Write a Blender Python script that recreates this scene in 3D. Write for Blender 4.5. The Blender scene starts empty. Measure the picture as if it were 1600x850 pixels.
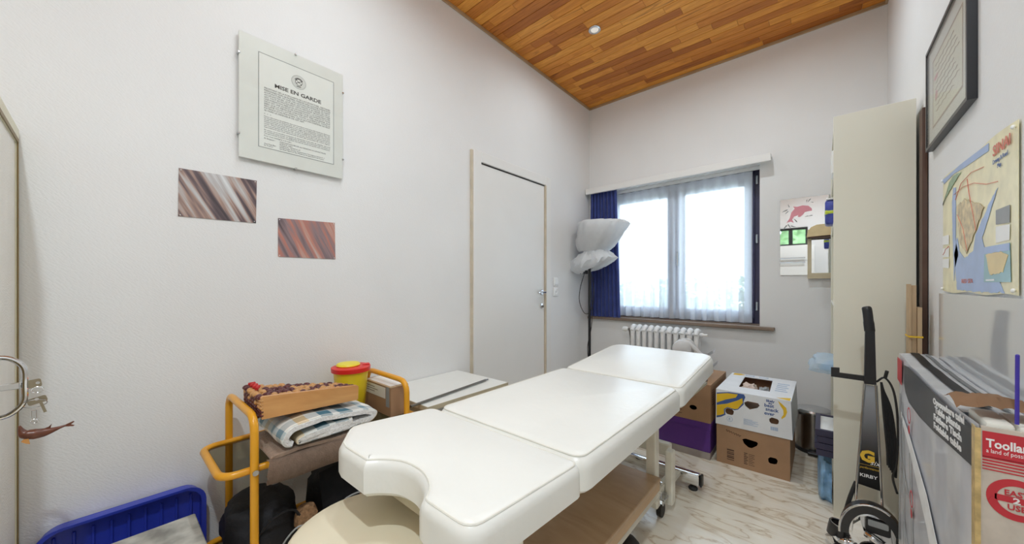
import bpy, bmesh, math, random
from mathutils import Vector, Matrix, noise
random.seed(7)
R = math.radians
SC = bpy.context.scene
COL = SC.collection

# ------------------------------------------------------------------ camera
# room axes: X along the window wall, Y depth (towards the window), Z up. The lens stands at the origin, 1.11 m up.
cam_data = bpy.data.cameras.new('camera')
cam_data.sensor_width = 36.0
cam_data.lens = 36.0 * 556.0 / 1600.0
cam_data.shift_y = 20.0 / 1600.0
cam_data.clip_start = 0.02
cam = bpy.data.objects.new('camera', cam_data)
COL.objects.link(cam)
cam.location = (0, 0, 1.11)
cam.rotation_euler = (R(90), 0, math.atan(485.0 / 556.0))
SC.camera = cam

# ------------------------------------------------------------------ world, exposure
SKY = 6.8
LAMP = 9.0
world = bpy.data.worlds.new('world'); SC.world = world
world.use_nodes = True
bg = world.node_tree.nodes['Background']
bg.inputs[0].default_value = (0.71, 0.86, 1.0, 1)
bg.inputs[1].default_value = SKY
SC.view_settings.view_transform = 'Standard'
SC.view_settings.look = 'None'
SC.view_settings.gamma = 1.0
SC.view_settings.use_curve_mapping = False
SC.view_settings.exposure = 0.0
try:
    SC.cycles.max_bounces = 10; SC.cycles.diffuse_bounces = 6; SC.cycles.transparent_max_bounces = 16
    SC.cycles.sample_clamp_indirect = 6.0
    SC.cycles.caustics_reflective = False; SC.cycles.caustics_refractive = False
except Exception:
    pass

# ------------------------------------------------------------------ room measures
XL, XR, YB, YF, ZC = -1.87, 0.325, 3.40, -1.60, 2.99

# ------------------------------------------------------------------ materials
MATS = {}
def M(name, col, rough=0.5, metal=0.0, var=0.08, scale=14, bump=0.0, bscale=120, trans=0.0, coat=0.0, spec=0.5, sheen=0.0, alpha=1.0):
    if name in MATS: return MATS[name]
    m = bpy.data.materials.new(name); m.use_nodes = True
    nt = m.node_tree; p = nt.nodes['Principled BSDF']
    tc = nt.nodes.new('ShaderNodeTexCoord')
    no = nt.nodes.new('ShaderNodeTexNoise'); no.inputs['Scale'].default_value = scale; no.inputs['Detail'].default_value = 3
    nt.links.new(tc.outputs['Object'], no.inputs['Vector'])
    cr = nt.nodes.new('ShaderNodeValToRGB')
    cr.color_ramp.elements[0].position = 0.3; cr.color_ramp.elements[1].position = 0.7
    cr.color_ramp.elements[0].color = tuple(max(0, c * (1 - var)) for c in col) + (1,)
    cr.color_ramp.elements[1].color = tuple(min(1, c * (1 + var)) for c in col) + (1,)
    nt.links.new(no.outputs['Fac'], cr.inputs['Fac']); nt.links.new(cr.outputs['Color'], p.inputs['Base Color'])
    p.inputs['Roughness'].default_value = rough; p.inputs['Metallic'].default_value = metal
    p.inputs['Specular IOR Level'].default_value = spec
    p.inputs['Coat Weight'].default_value = coat
    p.inputs['Transmission Weight'].default_value = trans
    p.inputs['Sheen Weight'].default_value = sheen
    p.inputs['Alpha'].default_value = alpha
    if bump:
        n2 = nt.nodes.new('ShaderNodeTexNoise'); n2.inputs['Scale'].default_value = bscale; n2.inputs['Detail'].default_value = 2
        nt.links.new(tc.outputs['Object'], n2.inputs['Vector'])
        b = nt.nodes.new('ShaderNodeBump'); b.inputs['Strength'].default_value = bump; b.inputs['Distance'].default_value = 0.004
        nt.links.new(n2.outputs['Fac'], b.inputs['Height']); nt.links.new(b.outputs['Normal'], p.inputs['Normal'])
    MATS[name] = m
    return m
def nodes_of(name):
    m = bpy.data.materials.new(name); m.use_nodes = True
    MATS[name] = m
    return m, m.node_tree, m.node_tree.nodes['Principled BSDF']
def math_node(nt, op, a, b=None):
    n = nt.nodes.new('ShaderNodeMath'); n.operation = op
    for i, v in enumerate((a, b)):
        if v is None: continue
        if isinstance(v, (int, float)): n.inputs[i].default_value = v
        else: nt.links.new(v, n.inputs[i])
    return n.outputs[0]
def ramp(nt, fac, stops):
    cr = nt.nodes.new('ShaderNodeValToRGB')
    while len(cr.color_ramp.elements) < len(stops): cr.color_ramp.elements.new(0.5)
    for e, (p, c) in zip(cr.color_ramp.elements, stops):
        e.position = p; e.color = tuple(c) + (1,)
    nt.links.new(fac, cr.inputs['Fac'])
    return cr.outputs['Color']

def wallpaper(name, col, u, strength):
    # embossed wallpaper: crossing diagonal ridges broken by noise; u = which axis runs along the wall
    m, nt, p = nodes_of(name)
    g = nt.nodes.new('ShaderNodeNewGeometry')
    s = nt.nodes.new('ShaderNodeSeparateXYZ'); nt.links.new(g.outputs['Position'], s.inputs[0])
    a, b = s.outputs[u], s.outputs['Z']
    hs = []
    for sg, k1, k2 in ((1, 150, 45), (-1, 150, 60)):
        c1 = math_node(nt, 'MULTIPLY', math_node(nt, 'ADD', a, math_node(nt, 'MULTIPLY', b, sg * 1.0)), k1)
        c2 = math_node(nt, 'MULTIPLY', math_node(nt, 'SUBTRACT', a, math_node(nt, 'MULTIPLY', b, sg * 1.0)), k2)
        cb = nt.nodes.new('ShaderNodeCombineXYZ'); nt.links.new(c1, cb.inputs[0]); nt.links.new(c2, cb.inputs[1])
        no = nt.nodes.new('ShaderNodeTexNoise'); no.inputs['Scale'].default_value = 1.0; no.inputs['Detail'].default_value = 1
        nt.links.new(cb.outputs[0], no.inputs['Vector']); hs.append(no.outputs['Fac'])
    h = math_node(nt, 'ADD', hs[0], math_node(nt, 'MULTIPLY', hs[1], 0.6))
    bp = nt.nodes.new('ShaderNodeBump'); bp.inputs['Strength'].default_value = strength; bp.inputs['Distance'].default_value = 0.002
    nt.links.new(h, bp.inputs['Height']); nt.links.new(bp.outputs['Normal'], p.inputs['Normal'])
    n2 = nt.nodes.new('ShaderNodeTexNoise'); n2.inputs['Scale'].default_value = 1.6; n2.inputs['Detail'].default_value = 4
    nt.links.new(g.outputs['Position'], n2.inputs['Vector'])
    c = ramp(nt, n2.outputs['Fac'], [(0.3, [v * 0.965 for v in col]), (0.7, [min(1, v * 1.02) for v in col])])
    nt.links.new(c, p.inputs['Base Color'])
    p.inputs['Roughness'].default_value = 0.6; p.inputs['Specular IOR Level'].default_value = 0.3
    return m
WALL = (0.80, 0.795, 0.79)
wallpaper('wallpaper_side', WALL, 'Y', 0.42)
wallpaper('wallpaper_end', WALL, 'X', 0.25)

def plank_material():
    m, nt, p = nodes_of('pine_plank')
    oi = nt.nodes.new('ShaderNodeObjectInfo'); g = nt.nodes.new('ShaderNodeNewGeometry')
    mp = nt.nodes.new('ShaderNodeVectorMath'); mp.operation = 'MULTIPLY'; mp.inputs[1].default_value = (2.2, 26, 26)
    nt.links.new(g.outputs['Position'], mp.inputs[0])
    off = nt.nodes.new('ShaderNodeVectorMath'); off.operation = 'SCALE'; off.inputs[0].default_value = (31, 17, 5)
    nt.links.new(oi.outputs['Random'], off.inputs['Scale'])
    ad = nt.nodes.new('ShaderNodeVectorMath'); ad.operation = 'ADD'
    nt.links.new(mp.outputs[0], ad.inputs[0]); nt.links.new(off.outputs[0], ad.inputs[1])
    no = nt.nodes.new('ShaderNodeTexNoise'); no.inputs['Scale'].default_value = 1.0; no.inputs['Detail'].default_value = 5; no.inputs['Distortion'].default_value = 1.2
    nt.links.new(ad.outputs[0], no.inputs['Vector'])
    grain = ramp(nt, no.outputs['Fac'], [(0.28, (0.50, 0.40, 0.32)), (0.42, (1, 1, 1)), (0.55, (0.80, 0.72, 0.64)), (0.68, (1, 1, 1))])
    base = ramp(nt, oi.outputs['Random'], [(0.0, (0.46, 0.145, 0.022)), (0.12, (0.58, 0.20, 0.030)), (0.35, (0.72, 0.275, 0.040)), (0.6, (0.80, 0.33, 0.050)), (0.85, (0.88, 0.40, 0.068)), (1.0, (0.66, 0.235, 0.034))])
    mx = nt.nodes.new('ShaderNodeMix'); mx.data_type = 'RGBA'; mx.blend_type = 'MULTIPLY'; mx.inputs['Factor'].default_value = 1.0
    nt.links.new(base, mx.inputs['A']); nt.links.new(grain, mx.inputs['B'])
    nt.links.new(mx.outputs['Result'], p.inputs['Base Color'])
    p.inputs['Roughness'].default_value = 0.42; p.inputs['Specular IOR Level'].default_value = 0.35
plank_material()

def wood_material(name, c0, c1, axis_scale, rough=0.5):
    m, nt, p = nodes_of(name)
    tc = nt.nodes.new('ShaderNodeTexCoord')
    mp = nt.nodes.new('ShaderNodeVectorMath'); mp.operation = 'MULTIPLY'; mp.inputs[1].default_value = axis_scale
    nt.links.new(tc.outputs['Object'], mp.inputs[0])
    no = nt.nodes.new('ShaderNodeTexNoise'); no.inputs['Scale'].default_value = 1; no.inputs['Detail'].default_value = 5; no.inputs['Distortion'].default_value = 1.5
    nt.links.new(mp.outputs[0], no.inputs['Vector'])
    nt.links.new(ramp(nt, no.outputs['Fac'], [(0.3, c0), (0.7, c1)]), p.inputs['Base Color'])
    p.inputs['Roughness'].default_value = rough
    return m

def marble_floor():
    m, nt, p = nodes_of('marbled_vinyl')
    g = nt.nodes.new('ShaderNodeNewGeometry')
    mp = nt.nodes.new('ShaderNodeMapping'); mp.inputs['Rotation'].default_value = (0, 0, R(-32)); mp.inputs['Scale'].default_value = (1.0, 3.2, 1)
    nt.links.new(g.outputs['Position'], mp.inputs['Vector'])
    no = nt.nodes.new('ShaderNodeTexNoise'); no.inputs['Scale'].default_value = 2.4; no.inputs['Detail'].default_value = 7; no.inputs['Distortion'].default_value = 1.6
    nt.links.new(mp.outputs[0], no.inputs['Vector'])
    v = math_node(nt, 'ABSOLUTE', math_node(nt, 'SUBTRACT', no.outputs['Fac'], 0.5))
    vein = ramp(nt, v, [(0.0, (0.56, 0.44, 0.31)), (0.010, (0.72, 0.62, 0.48)), (0.04, (0.85, 0.78, 0.66)), (0.2, (0.90, 0.85, 0.75))])
    nt.links.new(vein, p.inputs['Base Color'])
    p.inputs['Roughness'].default_value = 0.17; p.inputs['Specular IOR Level'].default_value = 0.7
marble_floor()

def sheer_material(name, col, clear, rough_mix=0.5):
    m = bpy.data.materials.new(name); m.use_nodes = True; MATS[name] = m
    nt = m.node_tree; nt.nodes.clear()
    out = nt.nodes.new('ShaderNodeOutputMaterial')
    tc = nt.nodes.new('ShaderNodeTexCoord')
    no = nt.nodes.new('ShaderNodeTexNoise'); no.inputs['Scale'].default_value = 30
    nt.links.new(tc.outputs['Object'], no.inputs['Vector'])
    c = ramp(nt, no.outputs['Fac'], [(0.2, [v * 0.95 for v in col]), (0.8, col)])
    t = nt.nodes.new('ShaderNodeBsdfTransparent'); d = nt.nodes.new('ShaderNodeBsdfDiffuse'); l = nt.nodes.new('ShaderNodeBsdfTranslucent')
    nt.links.new(c, d.inputs['Color']); nt.links.new(c, l.inputs['Color'])
    a = nt.nodes.new('ShaderNodeMixShader'); a.inputs[0].default_value = rough_mix
    nt.links.new(d.outputs[0], a.inputs[1]); nt.links.new(l.outputs[0], a.inputs[2])
    b = nt.nodes.new('ShaderNodeMixShader'); b.inputs[0].default_value = clear
    nt.links.new(a.outputs[0], b.inputs[1]); nt.links.new(t.outputs[0], b.inputs[2])
    nt.links.new(b.outputs[0], out.inputs['Surface'])
    return m
def glass_material(name, tint, refl=0.08):
    m = bpy.data.materials.new(name); m.use_nodes = True; MATS[name] = m
    nt = m.node_tree; nt.nodes.clear()
    out = nt.nodes.new('ShaderNodeOutputMaterial')
    t = nt.nodes.new('ShaderNodeBsdfTransparent'); t.inputs[0].default_value = tuple(tint) + (1,)
    gl = nt.nodes.new('ShaderNodeBsdfGlossy'); gl.inputs['Roughness'].default_value = 0.02
    lw = nt.nodes.new('ShaderNodeLayerWeight'); lw.inputs[0].default_value = 0.5
    fc = math_node(nt, 'ADD', math_node(nt, 'MULTIPLY', math_node(nt, 'POWER', lw.outputs['Facing'], 5.0), 0.7), refl * 0.35)
    b = nt.nodes.new('ShaderNodeMixShader')
    nt.links.new(fc, b.inputs[0])
    nt.links.new(t.outputs[0], b.inputs[1]); nt.links.new(gl.outputs[0], b.inputs[2])
    nt.links.new(b.outputs[0], out.inputs['Surface'])
    return m
glass_material('window_glass', (0.97, 0.98, 0.98))
glass_material('frame_glass', (0.985, 0.99, 0.98))
glass_material('smoked_glass', (0.55, 0.52, 0.40))
sheer_material('sheer_cloth', (0.88, 0.91, 0.96), 0.15, 0.52)
sheer_material('plastic_film', (0.95, 0.96, 0.97), 0.10, 0.4)
sheer_material('clear_bag', (0.72, 0.85, 0.95), 0.45, 0.3)

M('white_paint', (0.80, 0.79, 0.77), 0.38, var=0.012, scale=4)
M('white_plastic', (0.85, 0.85, 0.84), 0.35, var=0.02)
M('radiator_white', (0.82, 0.82, 0.82), 0.35)
M('old_wood_edge', (0.62, 0.54, 0.42), 0.6)
M('chrome', (0.78, 0.79, 0.80), 0.08, 1.0, var=0.02)
M('steel', (0.62, 0.63, 0.64), 0.22, 1.0, var=0.04)
M('dark_steel', (0.28, 0.27, 0.26), 0.25, 1.0)
M('black_plastic', (0.012, 0.012, 0.014), 0.38)
M('black_rubber', (0.018, 0.018, 0.018), 0.6)
M('navy_frame', (0.035, 0.032, 0.075), 0.4)
M('dark_window_frame', (0.02, 0.018, 0.02), 0.4)
M('blue_cloth', (0.035, 0.055, 0.23), 0.85, var=0.15, bump=0.2, bscale=400, sheen=0.2)
M('cream_vinyl', (0.87, 0.865, 0.82), 0.30, var=0.02, scale=5, bump=0.22, bscale=34)
M('cream_piping', (0.82, 0.80, 0.73), 0.45)
M('cream_enamel', (0.83, 0.80, 0.70), 0.35)
M('seat_cream', (0.83, 0.75, 0.57), 0.4, var=0.02)
M('stone_grey', (0.42, 0.41, 0.37), 0.6, var=0.4, scale=16, bump=0.3, bscale=40)
M('yellow_enamel', (0.80, 0.37, 0.02), 0.28, var=0.03)
M('sharps_yellow', (0.86, 0.64, 0.02), 0.35, var=0.03)
M('sharps_red', (0.72, 0.02, 0.015), 0.35, var=0.03)
M('cap_yellow', (0.88, 0.75, 0.04), 0.35, var=0.03)
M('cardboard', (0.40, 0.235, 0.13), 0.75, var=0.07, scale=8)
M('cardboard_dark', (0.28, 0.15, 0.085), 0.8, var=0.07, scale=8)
M('cardboard_light', (0.50, 0.36, 0.22), 0.75, var=0.06, scale=8)
M('purple_card', (0.105, 0.028, 0.24), 0.45, var=0.05)
M('grey_card', (0.40, 0.35, 0.33), 0.7)
M('banana_white', (0.83, 0.85, 0.88), 0.55, var=0.03)
M('print_blue', (0.05, 0.11, 0.33), 0.5)
M('print_sky', (0.35, 0.48, 0.68), 0.5)
M('print_yellow', (0.82, 0.52, 0.02), 0.5)
M('print_black', (0.03, 0.03, 0.03), 0.55)
M('print_brown', (0.09, 0.045, 0.03), 0.6)
M('print_grey', (0.32, 0.33, 0.33), 0.6)
M('print_white', (0.86, 0.86, 0.86), 0.5)
M('print_red', (0.55, 0.03, 0.045), 0.4, var=0.06)
M('print_gold', (0.80, 0.50, 0.04), 0.4)
M('print_pink', (0.80, 0.32, 0.38), 0.5, var=0.05)
M('paper', (0.86, 0.86, 0.84), 0.55, var=0.02)
M('mat_board', (0.80, 0.80, 0.775), 0.4, var=0.02)
M('parchment', (0.82, 0.80, 0.68), 0.6, var=0.04)
M('ink', (0.05, 0.05, 0.05), 0.6)
M('ink_brown', (0.38, 0.26, 0.20), 0.6)
M('mirror', (0.92, 0.93, 0.93), 0.02, 1.0, var=0.005)
M('beige_frame', (0.60, 0.52, 0.36), 0.5)
M('beige_hood', (0.74, 0.58, 0.33), 0.5)
M('laminate_cream', (0.78, 0.76, 0.655), 0.38, var=0.015, scale=3)
M('laminate_white', (0.80, 0.80, 0.76), 0.3, var=0.015)
M('edge_tan', (0.55, 0.48, 0.34), 0.5)
M('chocolate_board', (0.085, 0.04, 0.025), 0.5, var=0.2)
M('black_frame', (0.012, 0.012, 0.016), 0.3)
M('acrylic_grey', (0.62, 0.635, 0.655), 0.08, var=0.015, scale=3, coat=0.6)
M('map_land', (0.88, 0.81, 0.53), 0.3, var=0.12, scale=18, coat=0.3)
M('map_sea', (0.30, 0.43, 0.74), 0.3, var=0.12, scale=10, coat=0.3)
M('map_shallow', (0.22, 0.44, 0.52), 0.3, var=0.12, coat=0.3)
M('map_green', (0.22, 0.38, 0.22), 0.3, var=0.2, scale=30, coat=0.3)
M('map_mountain', (0.60, 0.46, 0.24), 0.3, var=0.4, scale=45, coat=0.3)
M('map_sand', (0.74, 0.55, 0.22), 0.3, var=0.1, coat=0.3)
M('map_red', (0.65, 0.16, 0.10), 0.4)
M('cream_cabinet', (0.72, 0.68, 0.50), 0.35, var=0.02)
M('cabinet_panel', (0.86, 0.83, 0.76), 0.35, var=0.03, bump=0.5, bscale=180)
M('brown_line', (0.22, 0.15, 0.05), 0.45)
M('brass_key', (0.38, 0.33, 0.24), 0.3, 0.9)
M('charm_brown', (0.13, 0.035, 0.015), 0.3, var=0.3, scale=60, coat=0.3)
M('charm_tan', (0.60, 0.28, 0.08), 0.4)
M('crate_blue', (0.030, 0.055, 0.50), 0.35, var=0.05)
M('fleece', (0.82, 0.81, 0.80), 0.95, var=0.08, scale=120, bump=1.0, bscale=160, sheen=0.3)
M('brown_wool', (0.34, 0.235, 0.17), 0.95, var=0.12, scale=60, bump=0.6, bscale=220, sheen=0.2)
M('black_cloth', (0.010, 0.010, 0.013), 0.75, var=0.3, scale=30, bump=0.4, bscale=90)
M('tan_fur', (0.30, 0.17, 0.085), 0.95, var=0.4, scale=90, bump=1.0, bscale=140)
M('bead_dark', (0.10, 0.018, 0.020), 0.3, var=0.15)
M('bead_tan', (0.58, 0.30, 0.11), 0.35, var=0.15)
M('red_ribbon', (0.55, 0.02, 0.02), 0.5)
M('grey_plastic', (0.60, 0.59, 0.59), 0.35)
M('orange_plastic', (0.62, 0.18, 0.03), 0.4)
M('blue_pack', (0.05, 0.07, 0.36), 0.3, var=0.3, scale=40)
M('lime_pack', (0.55, 0.66, 0.05), 0.35)
M('blue_film', (0.25, 0.46, 0.72), 0.3, var=0.25, scale=25)
M('pale_bottle', (0.66, 0.76, 0.80), 0.35)
M('toolland_grey', (0.64, 0.65, 0.69), 0.35, var=0.18, scale=6, coat=0.35)
M('toolland_front', (0.60, 0.53, 0.46), 0.4, var=0.12, scale=30, coat=0.3)
M('charcoal_print', (0.030, 0.031, 0.036), 0.42, var=0.15, coat=0.1)
M('tape', (0.58, 0.42, 0.18), 0.35, var=0.25, scale=60)
M('foam_white', (0.78, 0.77, 0.70), 0.6)
M('violet_plastic', (0.05, 0.03, 0.35), 0.35)
M('paving', (0.42, 0.42, 0.40), 0.9, var=0.1, scale=2)
M('leaf', (0.20, 0.32, 0.13), 0.6, var=0.35, scale=6)
M('kirby_black', (0.010, 0.010, 0.012), 0.3, coat=0.3)
wood_material('board_wood', (0.42, 0.27, 0.15), (0.56, 0.38, 0.23), (3, 9, 9), 0.35)
wood_material('side_wood', (0.52, 0.34, 0.19), (0.64, 0.45, 0.27), (9, 2, 9), 0.45)
wood_material('orange_wood', (0.58, 0.27, 0.09), (0.70, 0.37, 0.14), (18, 3, 18), 0.35)
wood_material('sill_wood', (0.17, 0.12, 0.09), (0.27, 0.20, 0.15), (2, 14, 14), 0.4)
wood_material('trim_wood', (0.36, 0.23, 0.12), (0.46, 0.31, 0.17), (3, 3, 20), 0.5)
wood_material('joint_dark', (0.10, 0.04, 0.012), (0.14, 0.055, 0.018), (3, 3, 3), 0.7)

def plaid_material():
    m, nt, p = nodes_of('plaid')
    tc = nt.nodes.new('ShaderNodeUVMap')
    s = nt.nodes.new('ShaderNodeSeparateXYZ'); nt.links.new(tc.outputs['UV'], s.inputs[0])
    def stripes(o, per, ph):
        f = math_node(nt, 'FRACT', math_node(nt, 'ADD', math_node(nt, 'MULTIPLY', o, 1.0 / per), ph))
        return ramp(nt, f, [(0.0, (0.86, 0.85, 0.80)), (0.14, (0.06, 0.17, 0.24)), (0.30, (0.80, 0.82, 0.80)), (0.38, (0.06, 0.17, 0.24)), (0.52, (0.84, 0.83, 0.78)), (0.66, (0.85, 0.58, 0.24)), (0.78, (0.88, 0.86, 0.80)), (0.92, (0.30, 0.42, 0.48))]), None
    a = stripes(s.outputs['X'], 0.30, 0.1)[0]; b = stripes(s.outputs['Y'], 0.26, 0.3)[0]
    for n in nt.nodes:
        if n.type == 'VALTORGB': n.color_ramp.interpolation = 'CONSTANT'
    mx = nt.nodes.new('ShaderNodeMix'); mx.data_type = 'RGBA'; mx.blend_type = 'MIX'; mx.inputs['Factor'].default_value = 0.45
    nt.links.new(a, mx.inputs['A']); nt.links.new(b, mx.inputs['B'])
    nt.links.new(mx.outputs['Result'], p.inputs['Base Color'])
    p.inputs['Roughness'].default_value = 0.9
plaid_material()

def streak_photo(name, stops, ang, sc, seed):
    # a colour print whose picture is smeared into diagonal streaks
    m, nt, p = nodes_of(name)
    tc = nt.nodes.new('ShaderNodeTexCoord')
    mp = nt.nodes.new('ShaderNodeMapping'); mp.inputs['Rotation'].default_value = (R(ang), 0, 0)
    mp.inputs['Location'].default_value = (seed, seed * 2, 0)
    nt.links.new(tc.outputs['Object'], mp.inputs['Vector'])
    ml = nt.nodes.new('ShaderNodeVectorMath'); ml.operation = 'MULTIPLY'; ml.inputs[1].default_value = sc
    nt.links.new(mp.outputs[0], ml.inputs[0])
    no = nt.nodes.new('ShaderNodeTexNoise'); no.inputs['Scale'].default_value = 1; no.inputs['Detail'].default_value = 3
    nt.links.new(ml.outputs[0], no.inputs['Vector'])
    nt.links.new(ramp(nt, no.outputs['Fac'], stops), p.inputs['Base Color'])
    p.inputs['Roughness'].default_value = 0.35
streak_photo('photo_hands', [(0.36, (0.035, 0.03, 0.035)), (0.47, (0.14, 0.10, 0.11)), (0.54, (0.40, 0.27, 0.22)), (0.61, (0.50, 0.48, 0.48)), (0.72, (0.70, 0.71, 0.72))], -29, (1, 30, 2.2), 3.1)
streak_photo('photo_red', [(0.32, (0.08, 0.06, 0.07)), (0.45, (0.28, 0.20, 0.21)), (0.54, (0.50, 0.20, 0.15)), (0.62, (0.52, 0.33, 0.28)), (0.74, (0.55, 0.54, 0.55))], -27, (1, 30, 2.2), 7.7)

def gradient_panel():
    # brushed film printed from silver (top) to black (bottom)
    m, nt, p = nodes_of('brushed_film')
    g = nt.nodes.new('ShaderNodeTexCoord'); s = nt.nodes.new('ShaderNodeSeparateXYZ'); nt.links.new(g.outputs['Object'], s.inputs[0])
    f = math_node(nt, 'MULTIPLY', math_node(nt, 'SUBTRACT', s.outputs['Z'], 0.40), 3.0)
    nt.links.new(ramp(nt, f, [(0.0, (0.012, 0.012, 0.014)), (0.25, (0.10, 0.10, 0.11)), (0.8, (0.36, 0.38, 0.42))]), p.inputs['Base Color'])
    p.inputs['Metallic'].default_value = 0.55; p.inputs['Roughness'].default_value = 0.35
gradient_panel()

# ------------------------------------------------------------------ mesh helpers
def frame(o, x, y):
    x = Vector(x).normalized(); y = Vector(y); y = (y - x * y.dot(x)).normalized(); z = x.cross(y)
    m = Matrix.Identity(4)
    for i, v in enumerate((x, y, z)):
        for j in range(3): m[j][i] = v[j]
    m.translation = Vector(o)
    return m
def FX(x): return frame((x, 0, 0), (0, 1, 0), (0, 0, 1))      # faces +X: local (Y, Z)
def FXn(x): return frame((x, 0, 0), (0, -1, 0), (0, 0, 1))    # faces -X: local (-Y, Z)
def FYn(y): return frame((0, y, 0), (1, 0, 0), (0, 0, 1))     # faces -Y: local (X, Z)
def FZ(z): return frame((0, 0, z), (1, 0, 0), (0, 1, 0))      # faces up

class B:
    def __init__(s):
        s.bm = bmesh.new()
    def _new(s, fn):
        n0 = len(s.bm.verts); fn(); s.bm.verts.ensure_lookup_table()
        return s.bm.verts[n0:]
    def box(s, lo, hi, bevel=0.0, seg=1, m=None):
        lo, hi = Vector(lo), Vector(hi)
        c = (lo + hi) / 2; d = hi - lo
        mt = Matrix.Translation(c) @ Matrix.Diagonal((d.x, d.y, d.z, 1))
        if m is not None: mt = m @ mt
        r = bmesh.ops.create_cube(s.bm, size=1.0, matrix=mt)
        if bevel:
            es = list({e for v in r['verts'] for e in v.link_edges})
            bmesh.ops.bevel(s.bm, geom=es, offset=bevel, segments=seg, profile=0.5, affect='EDGES', clamp_overlap=True)
        return s
    def rings(s, loops, close=True, cap=(True, True)):
        # loops: list of equally long point lists, skinned in order
        vs = [[s.bm.verts.new(p) for p in l] for l in loops]
        n = len(loops[0])
        for a, b in zip(vs, vs[1:]):
            for i in range(n if close else n - 1):
                j = (i + 1) % n
                try: s.bm.faces.new((a[i], a[j], b[j], b[i]))
                except ValueError: pass
        if cap[0]: s.bm.faces.new(list(reversed(vs[0])))
        if cap[1]: s.bm.faces.new(vs[-1])
        return s
    def tube(s, pts, r, n=8, closed=False, flat=1.0):
        pts = [Vector(p) for p in pts]; N = len(pts)
        rr = r if isinstance(r, (list, tuple)) else [r] * N
        loops = []; up = None
        for i, p in enumerate(pts):
            if closed: t = pts[(i + 1) % N] - pts[i - 1]
            else: t = pts[min(i + 1, N - 1)] - pts[max(i - 1, 0)]
            t.normalize()
            if up is None:
                up = Vector((0, 0, 1)) if abs(t.z) < 0.9 else Vector((1, 0, 0))
            a = t.cross(up).normalized(); b = a.cross(t).normalized(); up = b
            loops.append([p + a * math.cos(k * 2 * math.pi / n) * rr[i] + b * math.sin(k * 2 * math.pi / n) * rr[i] * flat for k in range(n)])
        if closed:
            s.rings(loops + [loops[0]], cap=(False, False)); bmesh.ops.remove_doubles(s.bm, verts=s.bm.verts[:], dist=1e-6)
        else: s.rings(loops)
        return s
    def cyl(s, a, b, r, r2=None, n=16):
        return s.tube([a, b], [r, r if r2 is None else r2], n)
    def lathe(s, prof, c=(0, 0, 0), n=24, m=None, sx=1.0, sy=1.0, cap=(True, True)):
        loops = []
        for r, z in prof:
            l = []
            for k in range(n):
                a = 2 * math.pi * k / n
                p = Vector((r * sx * math.cos(a), r * sy * math.sin(a), z))
                p = (m @ p) if m is not None else p + Vector(c)
                l.append(p)
            loops.append(l)
        return s.rings(loops, cap=cap)
    def ball(s, c, r, n=12, k=8):
        r = Vector((r, r, r)) if isinstance(r, (int, float)) else Vector(r)
        bmesh.ops.create_uvsphere(s.bm, u_segments=n, v_segments=k, radius=1.0, matrix=Matrix.Translation(Vector(c)) @ Matrix.Diagonal((r.x, r.y, r.z, 1)))
        return s
    def plate(s, outer, holes, m, t):
        # flat polygon with holes in frame m, given thickness t towards +z of the frame
        tmp = bmesh.new(); es = []
        for loop in [outer] + list(holes):
            v = [tmp.verts.new((p[0], p[1], 0)) for p in loop]
            es += [tmp.edges.new((v[i], v[(i + 1) % len(v)])) for i in range(len(v))]
        bmesh.ops.triangle_fill(tmp, use_beauty=True, use_dissolve=False, edges=es)
        for f in tmp.faces:
            f.normal_update()
            if f.normal.z < 0: f.normal_flip()
        if not holes:
            bmesh.ops.dissolve_faces(tmp, faces=tmp.faces[:])
        if t:
            g = bmesh.ops.extrude_face_region(tmp, geom=tmp.faces[:])
            bmesh.ops.translate(tmp, verts=[x for x in g['geom'] if isinstance(x, bmesh.types.BMVert)], vec=(0, 0, t))
            bmesh.ops.recalc_face_normals(tmp, faces=tmp.faces[:])
        me = bpy.data.meshes.new('tmp'); tmp.to_mesh(me); tmp.free()
        me.transform(m); s.bm.from_mesh(me); bpy.data.meshes.remove(me)
        return s
    def poly(s, pts, m, t=0.0006):
        return s.plate(pts, [], m, t)
    def surf(s, fn, nu, nv, uv=None):
        g = [[s.bm.verts.new(fn(i / nu, j / nv)) for j in range(nv + 1)] for i in range(nu + 1)]
        lay = s.bm.loops.layers.uv.verify() if uv else None
        for i in range(nu):
            for j in range(nv):
                f = s.bm.faces.new((g[i][j], g[i + 1][j], g[i + 1][j + 1], g[i][j + 1]))
                if uv:
                    for l, (a, b) in zip(f.loops, ((i, j), (i + 1, j), (i + 1, j + 1), (i, j + 1))):
                        l[lay].uv = uv(a / nu, b / nv)
        return s
    def thick(s, t):
        r = bmesh.ops.solidify(s.bm, geom=s.bm.faces[:], thickness=t)
        return s
    def ob(s, name, mat, parent=None, ang=35, loc=None, label=None, kind=None):
        me = bpy.data.meshes.new(name)
        bmesh.ops.recalc_face_normals(s.bm, faces=s.bm.faces[:]) if getattr(s, 'recalc', True) else None
        s.bm.to_mesh(me); s.bm.free()
        me.materials.append(MATS[mat])
        for p in me.polygons: p.use_smooth = True
        me.set_sharp_from_angle(angle=R(ang))
        o = bpy.data.objects.new(name, me); COL.objects.link(o)
        if parent is not None:
            w = ORG[parent.name]; o.parent = parent
            me.transform(Matrix.Translation(-w)); ORG[o.name] = w
        else:
            if loc is None:
                co = [v.co for v in me.vertices]
                loc = Vector(((min(c.x for c in co) + max(c.x for c in co)) / 2, (min(c.y for c in co) + max(c.y for c in co)) / 2, min(c.z for c in co)))
            loc = Vector(loc); me.transform(Matrix.Translation(-loc)); o.location = loc; ORG[o.name] = loc
        if label: o['label'] = label
        if kind: o['kind'] = kind
        return o
ORG = {}
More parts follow.
